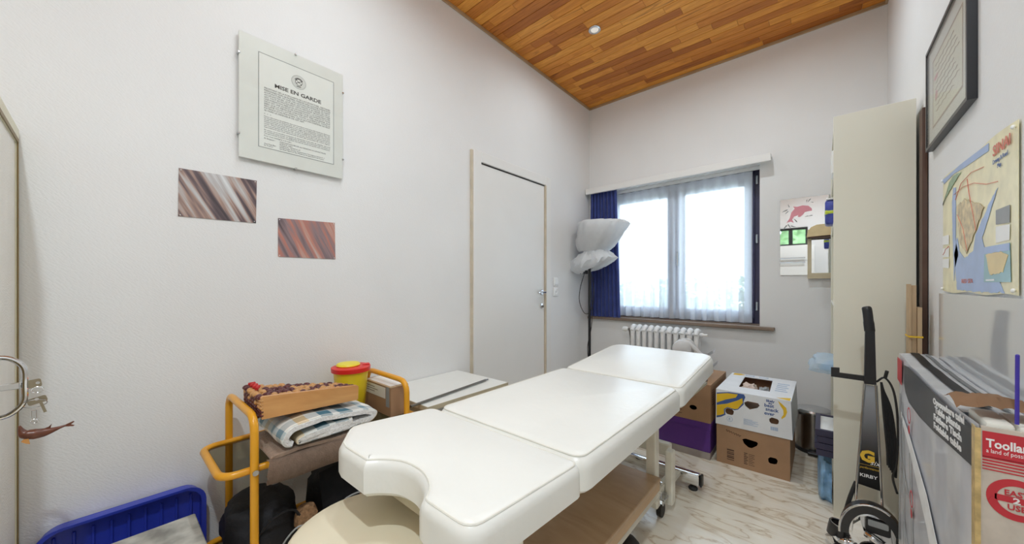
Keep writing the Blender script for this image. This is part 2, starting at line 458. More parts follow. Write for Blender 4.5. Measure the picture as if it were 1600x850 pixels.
def T(name, label, cat, loc, group=None, rz=0.0, local=False):
    o = bpy.data.objects.new(name, None); COL.objects.link(o)
    o.empty_display_size = 0.05
    o.location = loc; o.rotation_euler = (0, 0, rz)
    ORG[o.name] = Vector((0, 0, 0)) if local else Vector(loc)
    o['label'] = label; o['category'] = cat
    if group: o['group'] = group
    return o
def tag(o, label, cat, group=None):
    o['label'] = label; o['category'] = cat
    if group: o['group'] = group
    return o
def S(o):
    o['kind'] = 'structure'; return o
def copy_tree(o, parent=None):
    c = o.copy(); COL.objects.link(c); c.parent = parent
    ORG[c.name] = ORG.get(o.name, Vector((0, 0, 0)))
    for ch in o.children: copy_tree(ch, c)
    return c
def share(o, parent, loc=None, scale=None, rot=None):
    c = o.copy(); COL.objects.link(c); c.parent = parent
    ORG[c.name] = ORG.get(o.name, Vector((0, 0, 0)))
    if loc is not None: c.location = loc
    if scale is not None: c.scale = scale
    if rot is not None: c.rotation_euler = rot
    return c
def text(name, body, size, m, mat, parent, align='LEFT', bold=0.0, sx=1.0, ext=0.0002, shear=0.0, line=1.0):
    cu = bpy.data.curves.new(name, 'FONT'); cu.body = body; cu.size = size; cu.align_x = align
    cu.extrude = ext; cu.offset = bold; cu.resolution_u = 2; cu.shear = shear; cu.space_line = line
    t = bpy.data.objects.new('tmp_text', cu); COL.objects.link(t)
    dg = bpy.context.evaluated_depsgraph_get()
    me = bpy.data.meshes.new_from_object(t.evaluated_get(dg))
    bpy.data.objects.remove(t); bpy.data.curves.remove(cu)
    me.name = name
    me.transform(Matrix.Diagonal((sx, 1, 1, 1))); me.transform(m)
    me.materials.clear(); me.materials.append(MATS[mat])
    o = bpy.data.objects.new(name, me); COL.objects.link(o)
    w = ORG[parent.name]; me.transform(Matrix.Translation(-w)); o.parent = parent; ORG[o.name] = w
    return o
def at(m, u, v, w=0.0): return m @ Matrix.Translation((u, v, w))
def rect(u0, v0, u1, v1): return [(u0, v0), (u1, v0), (u1, v1), (u0, v1)]
def arc(cx, cy, r, a0, a1, n, ry=None):
    ry = r if ry is None else ry
    return [(cx + r * math.cos(R(a0 + (a1 - a0) * i / n)), cy + ry * math.sin(R(a0 + (a1 - a0) * i / n))) for i in range(n + 1)]
def rrect(u0, v0, u1, v1, r, n=4):
    return arc(u1 - r, v0 + r, r, -90, 0, n) + arc(u1 - r, v1 - r, r, 0, 90, n) + arc(u0 + r, v1 - r, r, 90, 180, n) + arc(u0 + r, v0 + r, r, 180, 270, n)
def bez(pts, n=6):
    # Catmull-Rom through the points
    P = [Vector(p) for p in pts]; P = [P[0] * 2 - P[1]] + P + [P[-1] * 2 - P[-2]]
    out = []
    for i in range(1, len(P) - 2):
        for k in range(n):
            t = k / n; a, b, c, d = P[i - 1:i + 3]
            out.append(0.5 * ((2 * b) + (c - a) * t + (2 * a - 5 * b + 4 * c - d) * t * t + (3 * b - a - 3 * c + d) * t ** 3))
    out.append(P[-2])
    return out

# ================================================================== the setting
S(B().box((-2.3, YF - 0.3, -0.12), (0.75, YB + 0.3, 0.0)).ob('floor', 'marbled_vinyl'))
S(B().plate(rect(-YB - 0.3, 0, -YF + 0.3, ZC + 0.1), [], FXn(XR + 0.14) @ Matrix.Identity(4), 0.14).ob('wall_right', 'wallpaper_side'))
S(B().plate(rect(YF - 0.3, 0, YB + 0.3, ZC + 0.1), [], FX(XL - 0.14), 0.14).ob('wall_left', 'wallpaper_side'))
WX0, WX1, WZ0, WZ1 = -1.72, -0.373, 0.785, 2.06
S(B().plate(rect(XL - 0.14, 0, XR + 0.14, ZC + 0.1), [rect(WX0, WZ0, WX1, WZ1)], FYn(YB + 0.30), 0.30).ob('wall_back', 'wallpaper_end'))
S(B().plate(rect(XL - 0.14, 0, XR + 0.14, ZC + 0.1), [rect(-1.25, 1.84, -0.20, 2.17)], FYn(YF), 0.28).ob('wall_front', 'wallpaper_end'))

# ceiling: dark backing, every plank its own piece
ceil = S(B().box((XL - 0.14, YF - 0.3, ZC + 0.004), (XR + 0.14, YB + 0.3, ZC + 0.12)).ob('ceiling', 'joint_dark'))
unit = None
PW = 0.0767
rows = int((YB - YF) / PW) + 1
far_b = B()
for r in range(rows):
    y1 = YB - r * PW; y0 = max(YF, y1 - PW + 0.0042)
    x = XL - random.uniform(0, 0.3)
    while x < XR:
        L = random.choice([0.22, 0.30, 0.38, 0.45, 0.55, 0.65, 0.8])
        a, b = max(x, XL), min(x + L - 0.0018, XR)
        x += L
        if b - a < 0.03: continue
        z0 = ZC - 0.006 - random.uniform(0, 0.0006)
        if y0 > 0.95:
            if unit is None:
                unit = B().box((-0.5, -0.5, 0), (0.5, 0.5, 1)).ob('plank', 'pine_plank', ceil, loc=(0, 0, 0))
                unit.data.transform(Matrix.Translation(ORG[ceil.name])); o = unit
            else: o = share(unit, ceil)
            o.location = Vector(((a + b) / 2, (y0 + y1) / 2, z0)) - ORG[ceil.name]
            o.scale = (b - a, y1 - y0, ZC + 0.003 - z0)
        else:
            far_b.box((a, y0, z0), (b, y1, ZC + 0.003))
far_b.ob('plank_field', 'pine_plank', ceil, kind='stuff')
S(B().box((XL, YF, ZC - 0.028), (XL + 0.012, YB, ZC - 0.004), 0.003).ob('trim_1', 'trim_wood'))
S(B().box((XL + 0.012, YB - 0.012, ZC - 0.028), (XR, YB, ZC - 0.004), 0.003).ob('trim_2', 'trim_wood'))
S(B().box((XR - 0.012, YF, ZC - 0.028), (XR, YB - 0.012, ZC - 0.004), 0.003).ob('trim_3', 'trim_wood'))

# the window in the far wall: dark frame, two casements, glass
w = S(bpy.data.objects.new('window_1', None)); COL.objects.link(w); w.location = (WX0, YB + 0.14, WZ0); ORG['window_1'] = Vector(w.location)
def bars(x0, x1, z0, z1, y0, y1, wd):
    b = B()
    b.box((x0, y0, z0), (x0 + wd, y1, z1), 0.004).box((x1 - wd, y0, z0), (x1, y1, z1), 0.004)
    b.box((x0 + wd, y0, z0), (x1 - wd, y1, z0 + wd), 0.004).box((x0 + wd, y0, z1 - wd), (x1 - wd, y1, z1), 0.004)
    return b
bars(WX0, WX1, WZ0, WZ1, YB + 0.12, YB + 0.19, 0.05).ob('window_frame', 'navy_frame', w)
mid = -1.035
for x0, x1, hx in ((WX0 + 0.045, mid, mid - 0.03), (mid, WX1 - 0.045, mid + 0.03)):
    sa = bars(x0, x1, WZ0 + 0.045, WZ1 - 0.045, YB + 0.105, YB + 0.165, 0.072).ob('casement', 'navy_frame', w)
    B().box((x0 + 0.07, YB + 0.132, WZ0 + 0.11), (x1 - 0.07, YB + 0.138, WZ1 - 0.11)).ob('pane', 'window_glass', sa)
B().box((mid + 0.02, YB + 0.09, 1.33), (mid + 0.05, YB + 0.106, 1.45), 0.004).cyl((mid + 0.035, YB + 0.085, 1.40), (mid + 0.035, YB + 0.06, 1.40), 0.008).box((mid + 0.026, YB + 0.05, 1.28), (mid + 0.044, YB + 0.064, 1.41), 0.005).ob('window_handle', 'steel', w)
for z in (0.90, 1.45, 1.93):
    B().cyl((WX1 - 0.03, YB + 0.10, z), (WX1 - 0.03, YB + 0.10, z + 0.07), 0.008, n=8).ob('hinge', 'steel', w)
# stone-brown sill board across the whole recess and wall
S(B().box((XL, YB - 0.045, 0.755), (-0.275, YB - 0.0005, 0.782), 0.004).box((WX0 + 0.001, YB - 0.001, 0.786), (WX1 - 0.001, YB + 0.11, 0.792)).ob('trim_4', 'sill_wood'))
# small high window behind the camera, seen in the mirror
w2 = S(bpy.data.objects.new('window_2', None)); COL.objects.link(w2); w2.location = (-1.25, YF - 0.1, 1.84); ORG['window_2'] = Vector(w2.location)
bars(-1.25, -0.20, 1.84, 2.17, YF - 0.16, YF - 0.08, 0.035).box((-0.48, YF - 0.16, 1.875), (-0.42, YF - 0.08, 2.135)).box((-0.87, YF - 0.16, 1.875), (-0.81, YF - 0.08, 2.135)).ob('window_frame', 'dark_window_frame', w2)
for a, b in ((-1.215, -0.87), (-0.81, -0.48), (-0.42, -0.235)):
    B().box((a, YF - 0.125, 1.875), (b, YF - 0.119, 2.135)).ob('pane', 'window_glass', w2)

# door in the left wall
d = S(bpy.data.objects.new('door_1', None)); COL.objects.link(d); d.location = (XL, 2.18, 0); ORG['door_1'] = Vector(d.location)
DY0, DY1, DZ = 1.712, 2.655, 2.068
fr = B().box((XL, DY0, 0), (XL + 0.022, DY0 + 0.075, DZ), 0.004).box((XL, DY1 - 0.075, 0), (XL + 0.022, DY1, DZ), 0.004).box((XL, DY0 + 0.075, DZ - 0.075), (XL + 0.022, DY1 - 0.075, DZ), 0.004).ob('architrave', 'white_paint', d)
B().box((XL, DY0 - 0.018, 0), (XL + 0.014, DY0 - 0.0005, DZ - 0.005)).ob('edge_strip', 'old_wood_edge', d, label='bare beige strip along the door frame')
B().box((XL, DY1 - 0.083, 0.005), (XL + 0.027, DY1 - 0.0745, DZ - 0.08)).ob('door_stop', 'old_wood_edge', d)
B().box((XL, DY0 + 0.079, 0.006), (XL + 0.009, DY1 - 0.085, DZ - 0.083), 0.003).ob('door_leaf', 'white_paint', d)
B().box((XL, DY0 + 0.0775, DZ - 0.082), (XL + 0.012, DY1 - 0.084, DZ - 0.0765)).ob('door_gap_shade', 'black_rubber', d)  # dark strip painted in for the shaded gap above the door leaf
hy = 2.528
hb = B().lathe([(0.024, 0), (0.024, 0.006), (0.02, 0.009)], n=20, m=frame((XL + 0.009, hy, 1.045), (0, 1, 0), (0, 0, 1))).tube([(XL + 0.015, hy, 1.045), (XL + 0.055, hy, 1.045), (XL + 0.062, hy - 0.015, 1.045), (XL + 0.063, hy - 0.12, 1.043)], [0.009, 0.009, 0.010, 0.008], 10).ob('door_handle', 'chrome', d)
B().lathe([(0.022, 0), (0.022, 0.006), (0.018, 0.008)], n=20, m=frame((XL + 0.009, hy, 0.925), (0, 1, 0), (0, 0, 1))).ob('lock_rose', 'chrome', d)
B().box((XL + 0.017, hy - 0.003, 0.912), (XL + 0.034, hy + 0.003, 0.93), 0.001).ob('keyhole_cover', 'dark_steel', d)

# outside: lawn and hedges
S(B().box((-12, -14, -0.45), (12, 16, -0.40)).ob('ground', 'paving'))
def hedge(name, label, c, size, n, seed):
    rnd = random.Random(seed)
    root = T(name, label, 'hedge', (c[0], c[1], -0.4))
    core = B()
    for i in range(14):
        core.ball((c[0] + rnd.uniform(-.5, .5) * size[0] * 1.8, c[1] + rnd.uniform(-.3, .3) * size[1], c[2] + rnd.uniform(-.5, .3) * size[2]), (size[0] * 0.22, size[1] * 0.5, size[2] * 0.5), 10, 6)
    core.ob('twigs', 'leaf', root)
    b = B(); b.recalc = False
    for i in range(n):
        p = Vector((c[0] + rnd.uniform(-1, 1) * size[0], c[1] + rnd.uniform(-1, 1) * size[1] * 0.7, c[2] + rnd.uniform(-1, 1) * size[2] * (0.85 + 0.25 * rnd.random())))
        a = Vector((rnd.gauss(0, 1), rnd.gauss(0, 1), rnd.gauss(0, 1))).normalized(); t = a.orthogonal().normalized() * rnd.uniform(0.03, 0.06); a *= rnd.uniform(0.05, 0.1)
        v = [b.bm.verts.new(q) for q in (p - a, p + t, p + a, p - t)]
        b.bm.faces.new(v)
    b.ob('foliage', 'leaf', root, kind='stuff')
hedge('garden_hedge', 'leafy hedge outside, pale through the sheer curtain', (-2.4, 8.2, 0.35), (3.6, 0.5, 0.85), 5000, 3)
hedge('tall_hedge', 'green hedge seen only in the dolphin mirror', (-0.9, -4.6, 1.6), (2.6, 0.5, 2.1), 6000, 5)

# ------------------------------------------------------------------ recessed ceiling lamps
lamp0 = None
spots = [(-1.26, 2.367), (-0.40, 2.367), (-1.26, 0.75), (-0.60, 0.75), (0.05, -0.30)]
watts = [0.40, 1.0, 0.5, 0.85, 2.9]
names = ['nickel ceiling downlight nearest the window and door', 'nickel ceiling downlight on the shelf side, near the window', 'nickel ceiling downlight above the head end of the couch', 'nickel ceiling downlight above the camera', 'unseen fill downlight added behind the camera']  # last one is an unseen fill lamp added to brighten floor and bookcase
def emit_mat():
    m, nt, p = nodes_of('lamp_glass')
    p.inputs['Base Color'].default_value = (0.9, 0.88, 0.82, 1); p.inputs['Roughness'].default_value = 0.2
    p.inputs['Emission Color'].default_value = (1, 0.92, 0.8, 1); p.inputs['Emission Strength'].default_value = 0.35
    tc = nt.nodes.new('ShaderNodeTexCoord'); no = nt.nodes.new('ShaderNodeTexNoise'); no.inputs['Scale'].default_value = 300
    nt.links.new(tc.outputs['Object'], no.inputs['Vector'])
    nt.links.new(ramp(nt, no.outputs['Fac'], [(0.3, (0.7, 0.68, 0.62)), (0.7, (0.95, 0.93, 0.88))]), p.inputs['Base Color'])
emit_mat()
LO = []
for i, (x, y) in enumerate(spots):
    lz = ZC - 0.0085
    if lamp0 is None:
        lamp0 = T('downlight', names[0], 'ceiling lamp', (x, y, lz), 'recessed ceiling downlights', local=True)
        B().lathe([(0.030, 0.004), (0.030, -0.003), (0.034, -0.006), (0.043, -0.004), (0.045, 0.0)], n=28, cap=(False, False)).ob('lamp_ring', 'steel', lamp0)
        B().lathe([(0.0295, 0.001), (0.0275, -0.002), (0.020, -0.0035), (0.006, -0.004)], n=24).ob('lamp_lens', 'lamp_glass', lamp0)
        o = lamp0
    else:
        o = copy_tree(lamp0); o.location = (x, y, lz); o['label'] = names[i]
    LO.append(o)
for o, wt_ in zip(LO, watts):
    ld = bpy.data.lights.new('downlight_bulb', 'AREA'); ld.shape = 'DISK'; ld.size = 0.075
    ld.energy = LAMP * wt_; ld.color = (0.83, 0.94, 1.0); ld.spread = R(170)
    lo = bpy.data.objects.new('downlight_bulb', ld); COL.objects.link(lo); lo.parent = o; lo.location = (0, 0, -0.0075)

# ------------------------------------------------------------------ curtains
B().box((XL + 0.008, YB - 0.10, 2.047), (-0.293, YB - 0.075, 2.105), 0.003).box((XL + 0.008, YB - 0.0755, 2.085), (-0.293, YB - 0.0005, 2.105)).ob('tmp', 'white_paint')
pel = bpy.data.objects['tmp']; pel.name = 'curtain_pelmet'
tag(pel, 'white board pelmet above the window hiding the curtain rail', 'pelmet')
def drape(x0, x1, y, z0, z1, folds, amp, flare=0.0, topgather=0.0, n=160, seed=1, nz=18, sh=0.0):
    b = B(); b.recalc = False
    ph = [random.Random(seed + k).uniform(0, 6.28) for k in range(4)]
    def fn(u, v):
        z = z1 + (z0 - z1) * v
        a = amp * (0.45 + 0.55 * v) if topgather == 0 else amp * (1.1 - 0.25 * v)
        f = math.sin(u * folds * 6.2832 + ph[0] + 0.9 * math.sin(u * 7 + ph[1]) + 0.3 * v * math.sin(u * 11 + ph[2]))
        x = x0 + (x1 - x0) * u + flare * v * (u - 0.2) + sh * math.sin(3.14 * v)
        return Vector((x + 0.25 * a * math.cos(u * folds * 12.566 + ph[3]), y + a * f, z))
    return b.surf(fn, n, nz)
root = T('blue_curtain', 'dark blue curtain drawn aside beside the wrapped floor lamp', 'curtain', (-1.68, YB - 0.065, 0.80))
drape(-1.835, -1.545, YB - 0.045, 0.785, 2.066, 8, 0.014, flare=0.05, topgather=1, n=150, seed=4).ob('cloth', 'blue_cloth', root, 180)
drape(-1.836, -1.544, YB - 0.0455, 2.02, 2.03, 8, 0.0152, topgather=1, n=150, seed=4, nz=2).ob('gather_tape', 'blue_cloth', root, 180)
root = T('sheer_curtain', 'white sheer curtain hanging in the window recess', 'curtain', (-1.0, YB + 0.05, 0.80))
drape(-1.70, -0.425, YB + 0.052, 0.80, 2.03, 14, 0.024, topgather=0, n=420, seed=9, nz=24).ob('cloth', 'sheer_cloth', root, 180)
drape(-1.70, -0.425, YB + 0.050, 0.80, 0.90, 14, 0.0245, topgather=1, n=420, seed=9, nz=4).ob('hem', 'sheer_cloth', root, 180)
drape(-1.70, -0.425, YB + 0.049, 1.975, 2.03, 14, 0.012, n=420, seed=9, nz=3).ob('heading_tape', 'sheer_cloth', root, 180)
B().box((WX0 + 0.002, YB + 0.035, 2.034), (WX1 - 0.002, YB + 0.06, 2.0595), 0.003).ob('curtain_rail', 'white_plastic', root)

# ------------------------------------------------------------------ wall switch and socket
def plate_thing(name, label, cat, y, z):
    t = T(name, label, cat, (XL, y, z - 0.04))
    B().box((XL, y - 0.038, z - 0.04), (XL + 0.009, y + 0.038, z + 0.04), 0.006, 2).ob('cover_plate', 'white_plastic', t)
    return t
t = plate_thing('light_switch', 'white rocker light switch beside the door', 'switch', 2.757, 1.14)
B().box((XL + 0.0088, 2.757 - 0.026, 1.112), (XL + 0.014, 2.757 + 0.026, 1.168), 0.003).ob('rocker', 'white_plastic', t)
t = plate_thing('wall_socket', 'white wall socket under the light switch', 'socket', 2.757, 1.045)
B().lathe([(0.024, 0.0), (0.024, 0.003), (0.021, 0.003), (0.019, 0.0005)], n=24, m=frame((XL + 0.0092, 2.757, 1.045), (0, 1, 0), (0, 0, 1))).ob('socket_ring', 'white_plastic', t)
B().cyl((XL + 0.0097, 2.748, 1.045), (XL + 0.0112, 2.748, 1.045), 0.003, n=8).cyl((XL + 0.0097, 2.766, 1.045), (XL + 0.0112, 2.766, 1.045), 0.003, n=8).ob('pin_hole', 'black_plastic', t)

# ------------------------------------------------------------------ radiator
root = T('radiator', 'white cast radiator with rounded sections under the window', 'radiator', (-1.06, 3.28, 0.0))
sec = None; N = 11; RX0, DX = -1.335, 0.0545
for i in range(N):
    x = RX0 + i * DX
    if sec is None:
        b = B()
        for yy in (3.245, 3.30):
            b.tube([(x, yy, 0.13), (x, yy, 0.17), (x, yy, 0.63), (x, yy, 0.685), (x, yy, 0.71)], [0.012, 0.019, 0.019, 0.021, 0.013], 10)
        b.tube([(x, 3.222, 0.688), (x, 3.25, 0.715), (x, 3.275, 0.722), (x, 3.30, 0.715), (x, 3.325, 0.688)], [0.014, 0.022, 0.023, 0.022, 0.014], 10)
        b.tube([(x, 3.222, 0.150), (x, 3.325, 0.150)], 0.022, 10)
        sec = b.ob('section', 'radiator_white', root, 60)
    else:
        share(sec, root, loc=(i * DX, 0, 0))
for zz in (0.69, 0.15): B().cyl((RX0 - 0.03, 3.273, zz), (RX0 + N * DX - 0.01, 3.273, zz), 0.017).ob('manifold', 'radiator_white', root)
B().cyl((RX0 - 0.055, 3.273, 0.69), (RX0 - 0.02, 3.273, 0.69), 0.010).tube([(RX0 - 0.045, 3.273, 0.69), (RX0 - 0.045, 3.31, 0.60), (RX0 - 0.045, 3.33, 0.0)], 0.008, 8).ob('valve_pipe', 'dark_steel', root)
B().lathe([(0.014, 0), (0.022, 0.01), (0.024, 0.03), (0.02, 0.05), (0.012, 0.055)], n=16, m=frame((RX0 - 0.055, 3.273, 0.69), (0, 1, 0), (0, 0, 1)) @ Matrix.Rotation(math.pi, 4, 'Y')).ob('thermostat_knob', 'white_plastic', root)
B().cyl((RX0 + N * DX - 0.02, 3.273, 0.69), (RX0 + N * DX + 0.02, 3.273, 0.69), 0.012).ob('end_plug', 'white_plastic', root)
for x in (RX0 + 0.08, RX0 + 0.46):
    B().box((x, 3.27, 0.0), (x + 0.02, 3.29, 0.14)).ob('foot', 'radiator_white', root)

# ------------------------------------------------------------------ wrapped floor lamp
LX, LY = -1.705, 3.10
root = T('floor_lamp', 'black floor lamp with its shade wrapped in white plastic, beside the blue curtain', 'floor lamp', (LX, LY, 0))
B().lathe([(0.135, 0), (0.135, 0.018), (0.11, 0.03), (0.02, 0.04)], (LX, LY, 0), 32).ob('base', 'black_plastic', root)
B().cyl((LX, LY, 0.03), (LX, LY, 1.30), 0.013, n=14).ob('pole', 'black_plastic', root)
B().lathe([(0.02, 1.29), (0.05, 1.42), (0.09, 1.50), (0.13, 1.60), (0.14, 1.66), (0.135, 1.66), (0.085, 1.51), (0.045, 1.44)], (LX + 0.09, LY, 0), 28).ob('shade', 'dark_steel', root)
def wrap(levels, seed, amp):
    b = B(); n = 64
    loops = []
    for cx, cy, z, rx, ry, tilt in levels:
        l = []
        for k in range(n):
            a = 2 * math.pi * k / n
            w_ = 1 + amp * noise.noise(Vector((math.cos(a) * 2.2, math.sin(a) * 2.2, z * 9 + seed))) + 0.5 * amp * math.sin(a * 11 + z * 20 + seed) + 0.4 * amp * math.sin(a * 23 - z * 31) + 0.7 * amp * noise.noise(Vector((math.cos(a) * 9, math.sin(a) * 9, z * 22 + seed)))
            x = rx * math.cos(a) * w_
            l.append((LX + cx + x, LY + cy + ry * math.sin(a) * w_, z + tilt * math.cos(a) + 0.012 * noise.noise(Vector((a * 3, z * 5, seed)))))
        loops.append(l)
    return b.rings(loops, cap=(False, True))
lv = []
for cx, z, rx, ry in ((0.02, 1.425, 0.115, 0.11), (0.04, 1.45, 0.15, 0.14), (0.06, 1.49, 0.18, 0.16), (0.085, 1.54, 0.205, 0.175), (0.11, 1.59, 0.222, 0.185), (0.13, 1.64, 0.235, 0.19), (0.145, 1.68, 0.24, 0.19), (0.14, 1.705, 0.225, 0.175), (0.13, 1.715, 0.17, 0.13), (0.12, 1.712, 0.09, 0.07)):
    lv.append((cx, 0, z, rx, ry, -0.01))
wrap(lv, 2.0, 0.075).ob('plastic_wrap', 'plastic_film', root, 60)
lv = []
for cx, z, rx, ry in ((-0.02, 1.245, 0.05, 0.05), (-0.02, 1.25, 0.11, 0.10), (0.0, 1.265, 0.17, 0.15), (0.02, 1.30, 0.205, 0.17), (0.045, 1.34, 0.215, 0.17), (0.035, 1.39, 0.17, 0.14), (0.03, 1.43, 0.12, 0.11)):
    lv.append((cx, 0, z, rx, ry, 0.03))
wrap(lv, 5.0, 0.16).ob('loose_plastic_skirt', 'plastic_film', root, 60)
B().box((LX - 0.07, LY - 0.03, 1.215), (LX - 0.015, LY + 0.0, 1.25), 0.006, 2).cyl((LX - 0.07, LY - 0.022, 1.225), (LX - 0.09, LY - 0.022, 1.218), 0.003, n=6).cyl((LX - 0.07, LY - 0.008, 1.225), (LX - 0.09, LY - 0.008, 1.218), 0.003, n=6).ob('plug', 'black_plastic', root)
B().tube(bez([(LX - 0.045, LY - 0.02, 1.22), (LX - 0.09, LY - 0.02, 1.08), (LX - 0.10, LY - 0.02, 0.95), (LX - 0.05, LY - 0.02, 0.84), (LX + 0.01, LY - 0.02, 0.84), (LX + 0.05, LY - 0.02, 0.95), (LX + 0.055, LY - 0.02, 1.1), (LX + 0.02, LY - 0.018, 1.24)]), 0.0035, 6).ob('cable', 'black_rubber', root)
B().tube(bez([(LX + 0.02, LY - 0.018, 1.2), (LX + 0.04, LY - 0.02, 0.9), (LX + 0.03, LY - 0.02, 0.7), (LX - 0.01, LY - 0.02, 0.5), (LX + 0.02, LY - 0.02, 0.3), (LX + 0.10, LY, 0.05)]), 0.0035, 6).ob('cable', 'black_rubber', root)

# ================================================================== treatment couch
couch = T('treatment_couch', 'cream vinyl treatment couch with three cushions and a face notch', 'treatment table', (-0.765, 1.3, 0))
def offset(poly, d):
    n = len(poly); out = []
    for i in range(n):
        p0, p, p1 = Vector(poly[i - 1]), Vector(poly[i]), Vector(poly[(i + 1) % n])
        a = (p - p0).normalized(); b = (p1 - p).normalized()
        nrm = Vector((-a.y, a.x)) + Vector((-b.y, b.x))
        if nrm.length < 1e-6: nrm = Vector((-a.y, a.x))
        nrm.normalize()
        k = max(0.45, nrm.dot(Vector((-a.y, a.x))))
        out.append(p + nrm * d / k)
    return out
def dense(poly, step):
    out = []
    n = len(poly)
    for i in range(n):
        a, b = Vector(poly[i]), Vector(poly[(i + 1) % n]); k = max(1, int((b - a).length / step))
        out += [a + (b - a) * j / k for j in range(k)]
    return out
def cushion(name, poly, z0, z1, tilt, r=0.030):
    poly = dense([Vector(p) for p in poly], 0.02)
    area = sum(poly[i - 1].x * poly[i].y - poly[i].x * poly[i - 1].y for i in range(len(poly)))
    if area < 0: poly = list(reversed(poly))
    def lift(p, z): return Vector((p.x, p.y, z + tilt(p.y)))
    loops = [[lift(p, z0) for p in offset(poly, 0.012)], [lift(p, z0 + 0.012) for p in poly]]
    for k in range(0, 6):
        a = R(90 * k / 5)
        loops.append([lift(p, z1 - r + r * math.sin(a)) for p in offset(poly, r * (1 - math.cos(a)))])
    c = B().rings(loops).ob(name, 'cream_vinyl', couch, 40)
    B().tube([lift(p, z1 - 0.006) for p in offset(poly, r * 0.42)], 0.0026, 6, closed=True).ob('piping', 'cream_piping', c)
    return c
head = arc(-0.483, 0.757, 0.035, 90, 0, 4) + [(-0.443, 0.46)] + arc(-0.483, 0.44, 0.040, 0, -90, 4) + [(-0.575, 0.400)] + bez([(-0.592, 0.404, 0), (-0.625, 0.437, 0), (-0.672, 0.460, 0), (-0.715, 0.466, 0), (-0.762, 0.458, 0), (-0.798, 0.428, 0), (-0.815, 0.402, 0)], 3)
head = [(p[0], p[1]) for p in head] + [(-0.93, 0.400), (-0.965, 0.408), (-1.045, 0.462), (-1.066, 0.485), (-1.073, 0.52)] + arc(-1.038, 0.757, 0.035, 180, 90, 4)
cushion('head_cushion', head, 0.575, 0.668, lambda y: 0.075 * (0.79 - y))
def rr(x0, y0, x1, y1, r0, r1):
    return arc(x1 - r0, y0 + r0, r0, -90, 0, 4) + arc(x1 - r1, y1 - r1, r1, 0, 90, 5) + arc(x0 + r1, y1 - r1, r1, 90, 180, 5) + arc(x0 + r0, y0 + r0, r0, 180, 270, 4)
cushion('middle_cushion', rr(-1.075, 0.798, -0.458, 1.652, 0.048, 0.045), 0.562, 0.664, lambda y: 0.0, 0.040)
cushion('foot_cushion', rr(-1.075, 1.658, -0.458, 2.31, 0.035, 0.085), 0.562, 0.658, lambda y: 0.085 * (y - 1.658), 0.033)
B().box((-1.03, 0.50, 0.553), (-0.50, 0.79, 0.574)).ob('head_panel', 'edge_tan', couch)
B().box((-1.04, 0.81, 0.548), (-0.49, 1.645, 0.561)).ob('seat_panel', 'edge_tan', couch)
B().box((-1.04, 1.67, 0.548), (-0.49, 2.24, 0.561)).ob('foot_panel', 'edge_tan', couch)
for x in (-0.60, -0.955):
    B().box((x - 0.022, 0.56, 0.505), (x + 0.022, 2.15, 0.5475), 0.004).ob('upper_rail', 'cream_enamel', couch)
    B().box((x - 0.022, 1.665, 0.10), (x + 0.022, 1.715, 0.504), 0.004).ob('leg', 'cream_enamel', couch)
    B().box((x - 0.022, 0.66, 0.10), (x + 0.022, 0.71, 0.504), 0.004).ob('leg', 'cream_enamel', couch)
    B().tube([(x + 0.02, 0.72, 0.155), (x + 0.02, 1.66, 0.155)], 0.024, 4).ob('lower_rail', 'cream_enamel', couch)
    B().box((x + 0.02, 1.80, 0.04), (x + 0.055, 1.85, 0.30), 0.005).ob('lever', 'cream_enamel', couch)
    B().box((x - 0.015, 1.70, 0.055), (x + 0.018, 1.90, 0.13), 0.005).ob('bracket_plate', 'cream_enamel', couch)
B().box((-0.95, 1.93, 0.215), (-0.60, 1.98, 0.275), 0.006).ob('cross_beam', 'cream_enamel', couch)
B().box((-0.933, 0.665, 0.20), (-0.622, 0.705, 0.26), 0.004).ob('cross_beam', 'cream_enamel', couch)
for y in (2.105, 0.80):
    bar = B().box((-1.04, y - 0.022, 0.03), (-0.495, y + 0.022, 0.09), 0.008, 2).ob('floor_bar', 'chrome', couch)
    for a, b in ((-0.4945, -0.482), (-1.053, -1.0405)):
        B().box((a, y - 0.022, 0.03), (b, y + 0.022, 0.09), 0.006, 2).ob('end_cap', 'black_plastic', bar)
    for x in (-0.53, -1.0):
        B().lathe([(0.022, 0.0), (0.024, 0.008), (0.018, 0.016), (0.006, 0.018), (0.006, 0.031)], (x, y, 0), 16).ob('rubber_foot', 'black_rubber', bar)
    for x in (-0.60, -0.955):
        ya, yb = (1.90, y - 0.02) if y > 1.5 else (0.715, y - 0.022)
        B().box((x - 0.012, ya - 0.01, 0.065), (x + 0.012, yb + 0.002, 0.085)).ob('bar_arm', 'cream_enamel', bar)
B().box((-0.70, 1.735, 0.10), (-0.645, 1.765, 0.165), 0.006).ob('pedal', 'black_plastic', couch)
for x in (-0.585, -0.97):
    ca = B().box((x - 0.028, 1.73, 0.088), (x + 0.028, 1.785, 0.099), 0.003).cyl((x, 1.757, 0.099), (x, 1.757, 0.118), 0.008, n=6).tube([(x, 1.757, 0.088), (x, 1.757, 0.055)], [0.022, 0.014], 10).ob('caster', 'steel', couch)
    B().cyl((x - 0.011, 1.757, 0.0315), (x + 0.011, 1.757, 0.0315), 0.0315, n=20).ob('wheel', 'black_rubber', ca)
for y, z in ((1.79, 0.095), (1.73, 0.17)):
    B().cyl((-0.582, y, z), (-0.570, y, z), 0.009, n=6).ob('bolt', 'steel', couch)
bd = B().box((-0.935, 0.74, 0.18), (-0.555, 1.655, 0.215)).ob('lower_box', 'side_wood', couch)
B().box((-0.945, 0.735, 0.2155), (-0.552, 1.66, 0.236), 0.003).ob('lower_board', 'board_wood', couch)
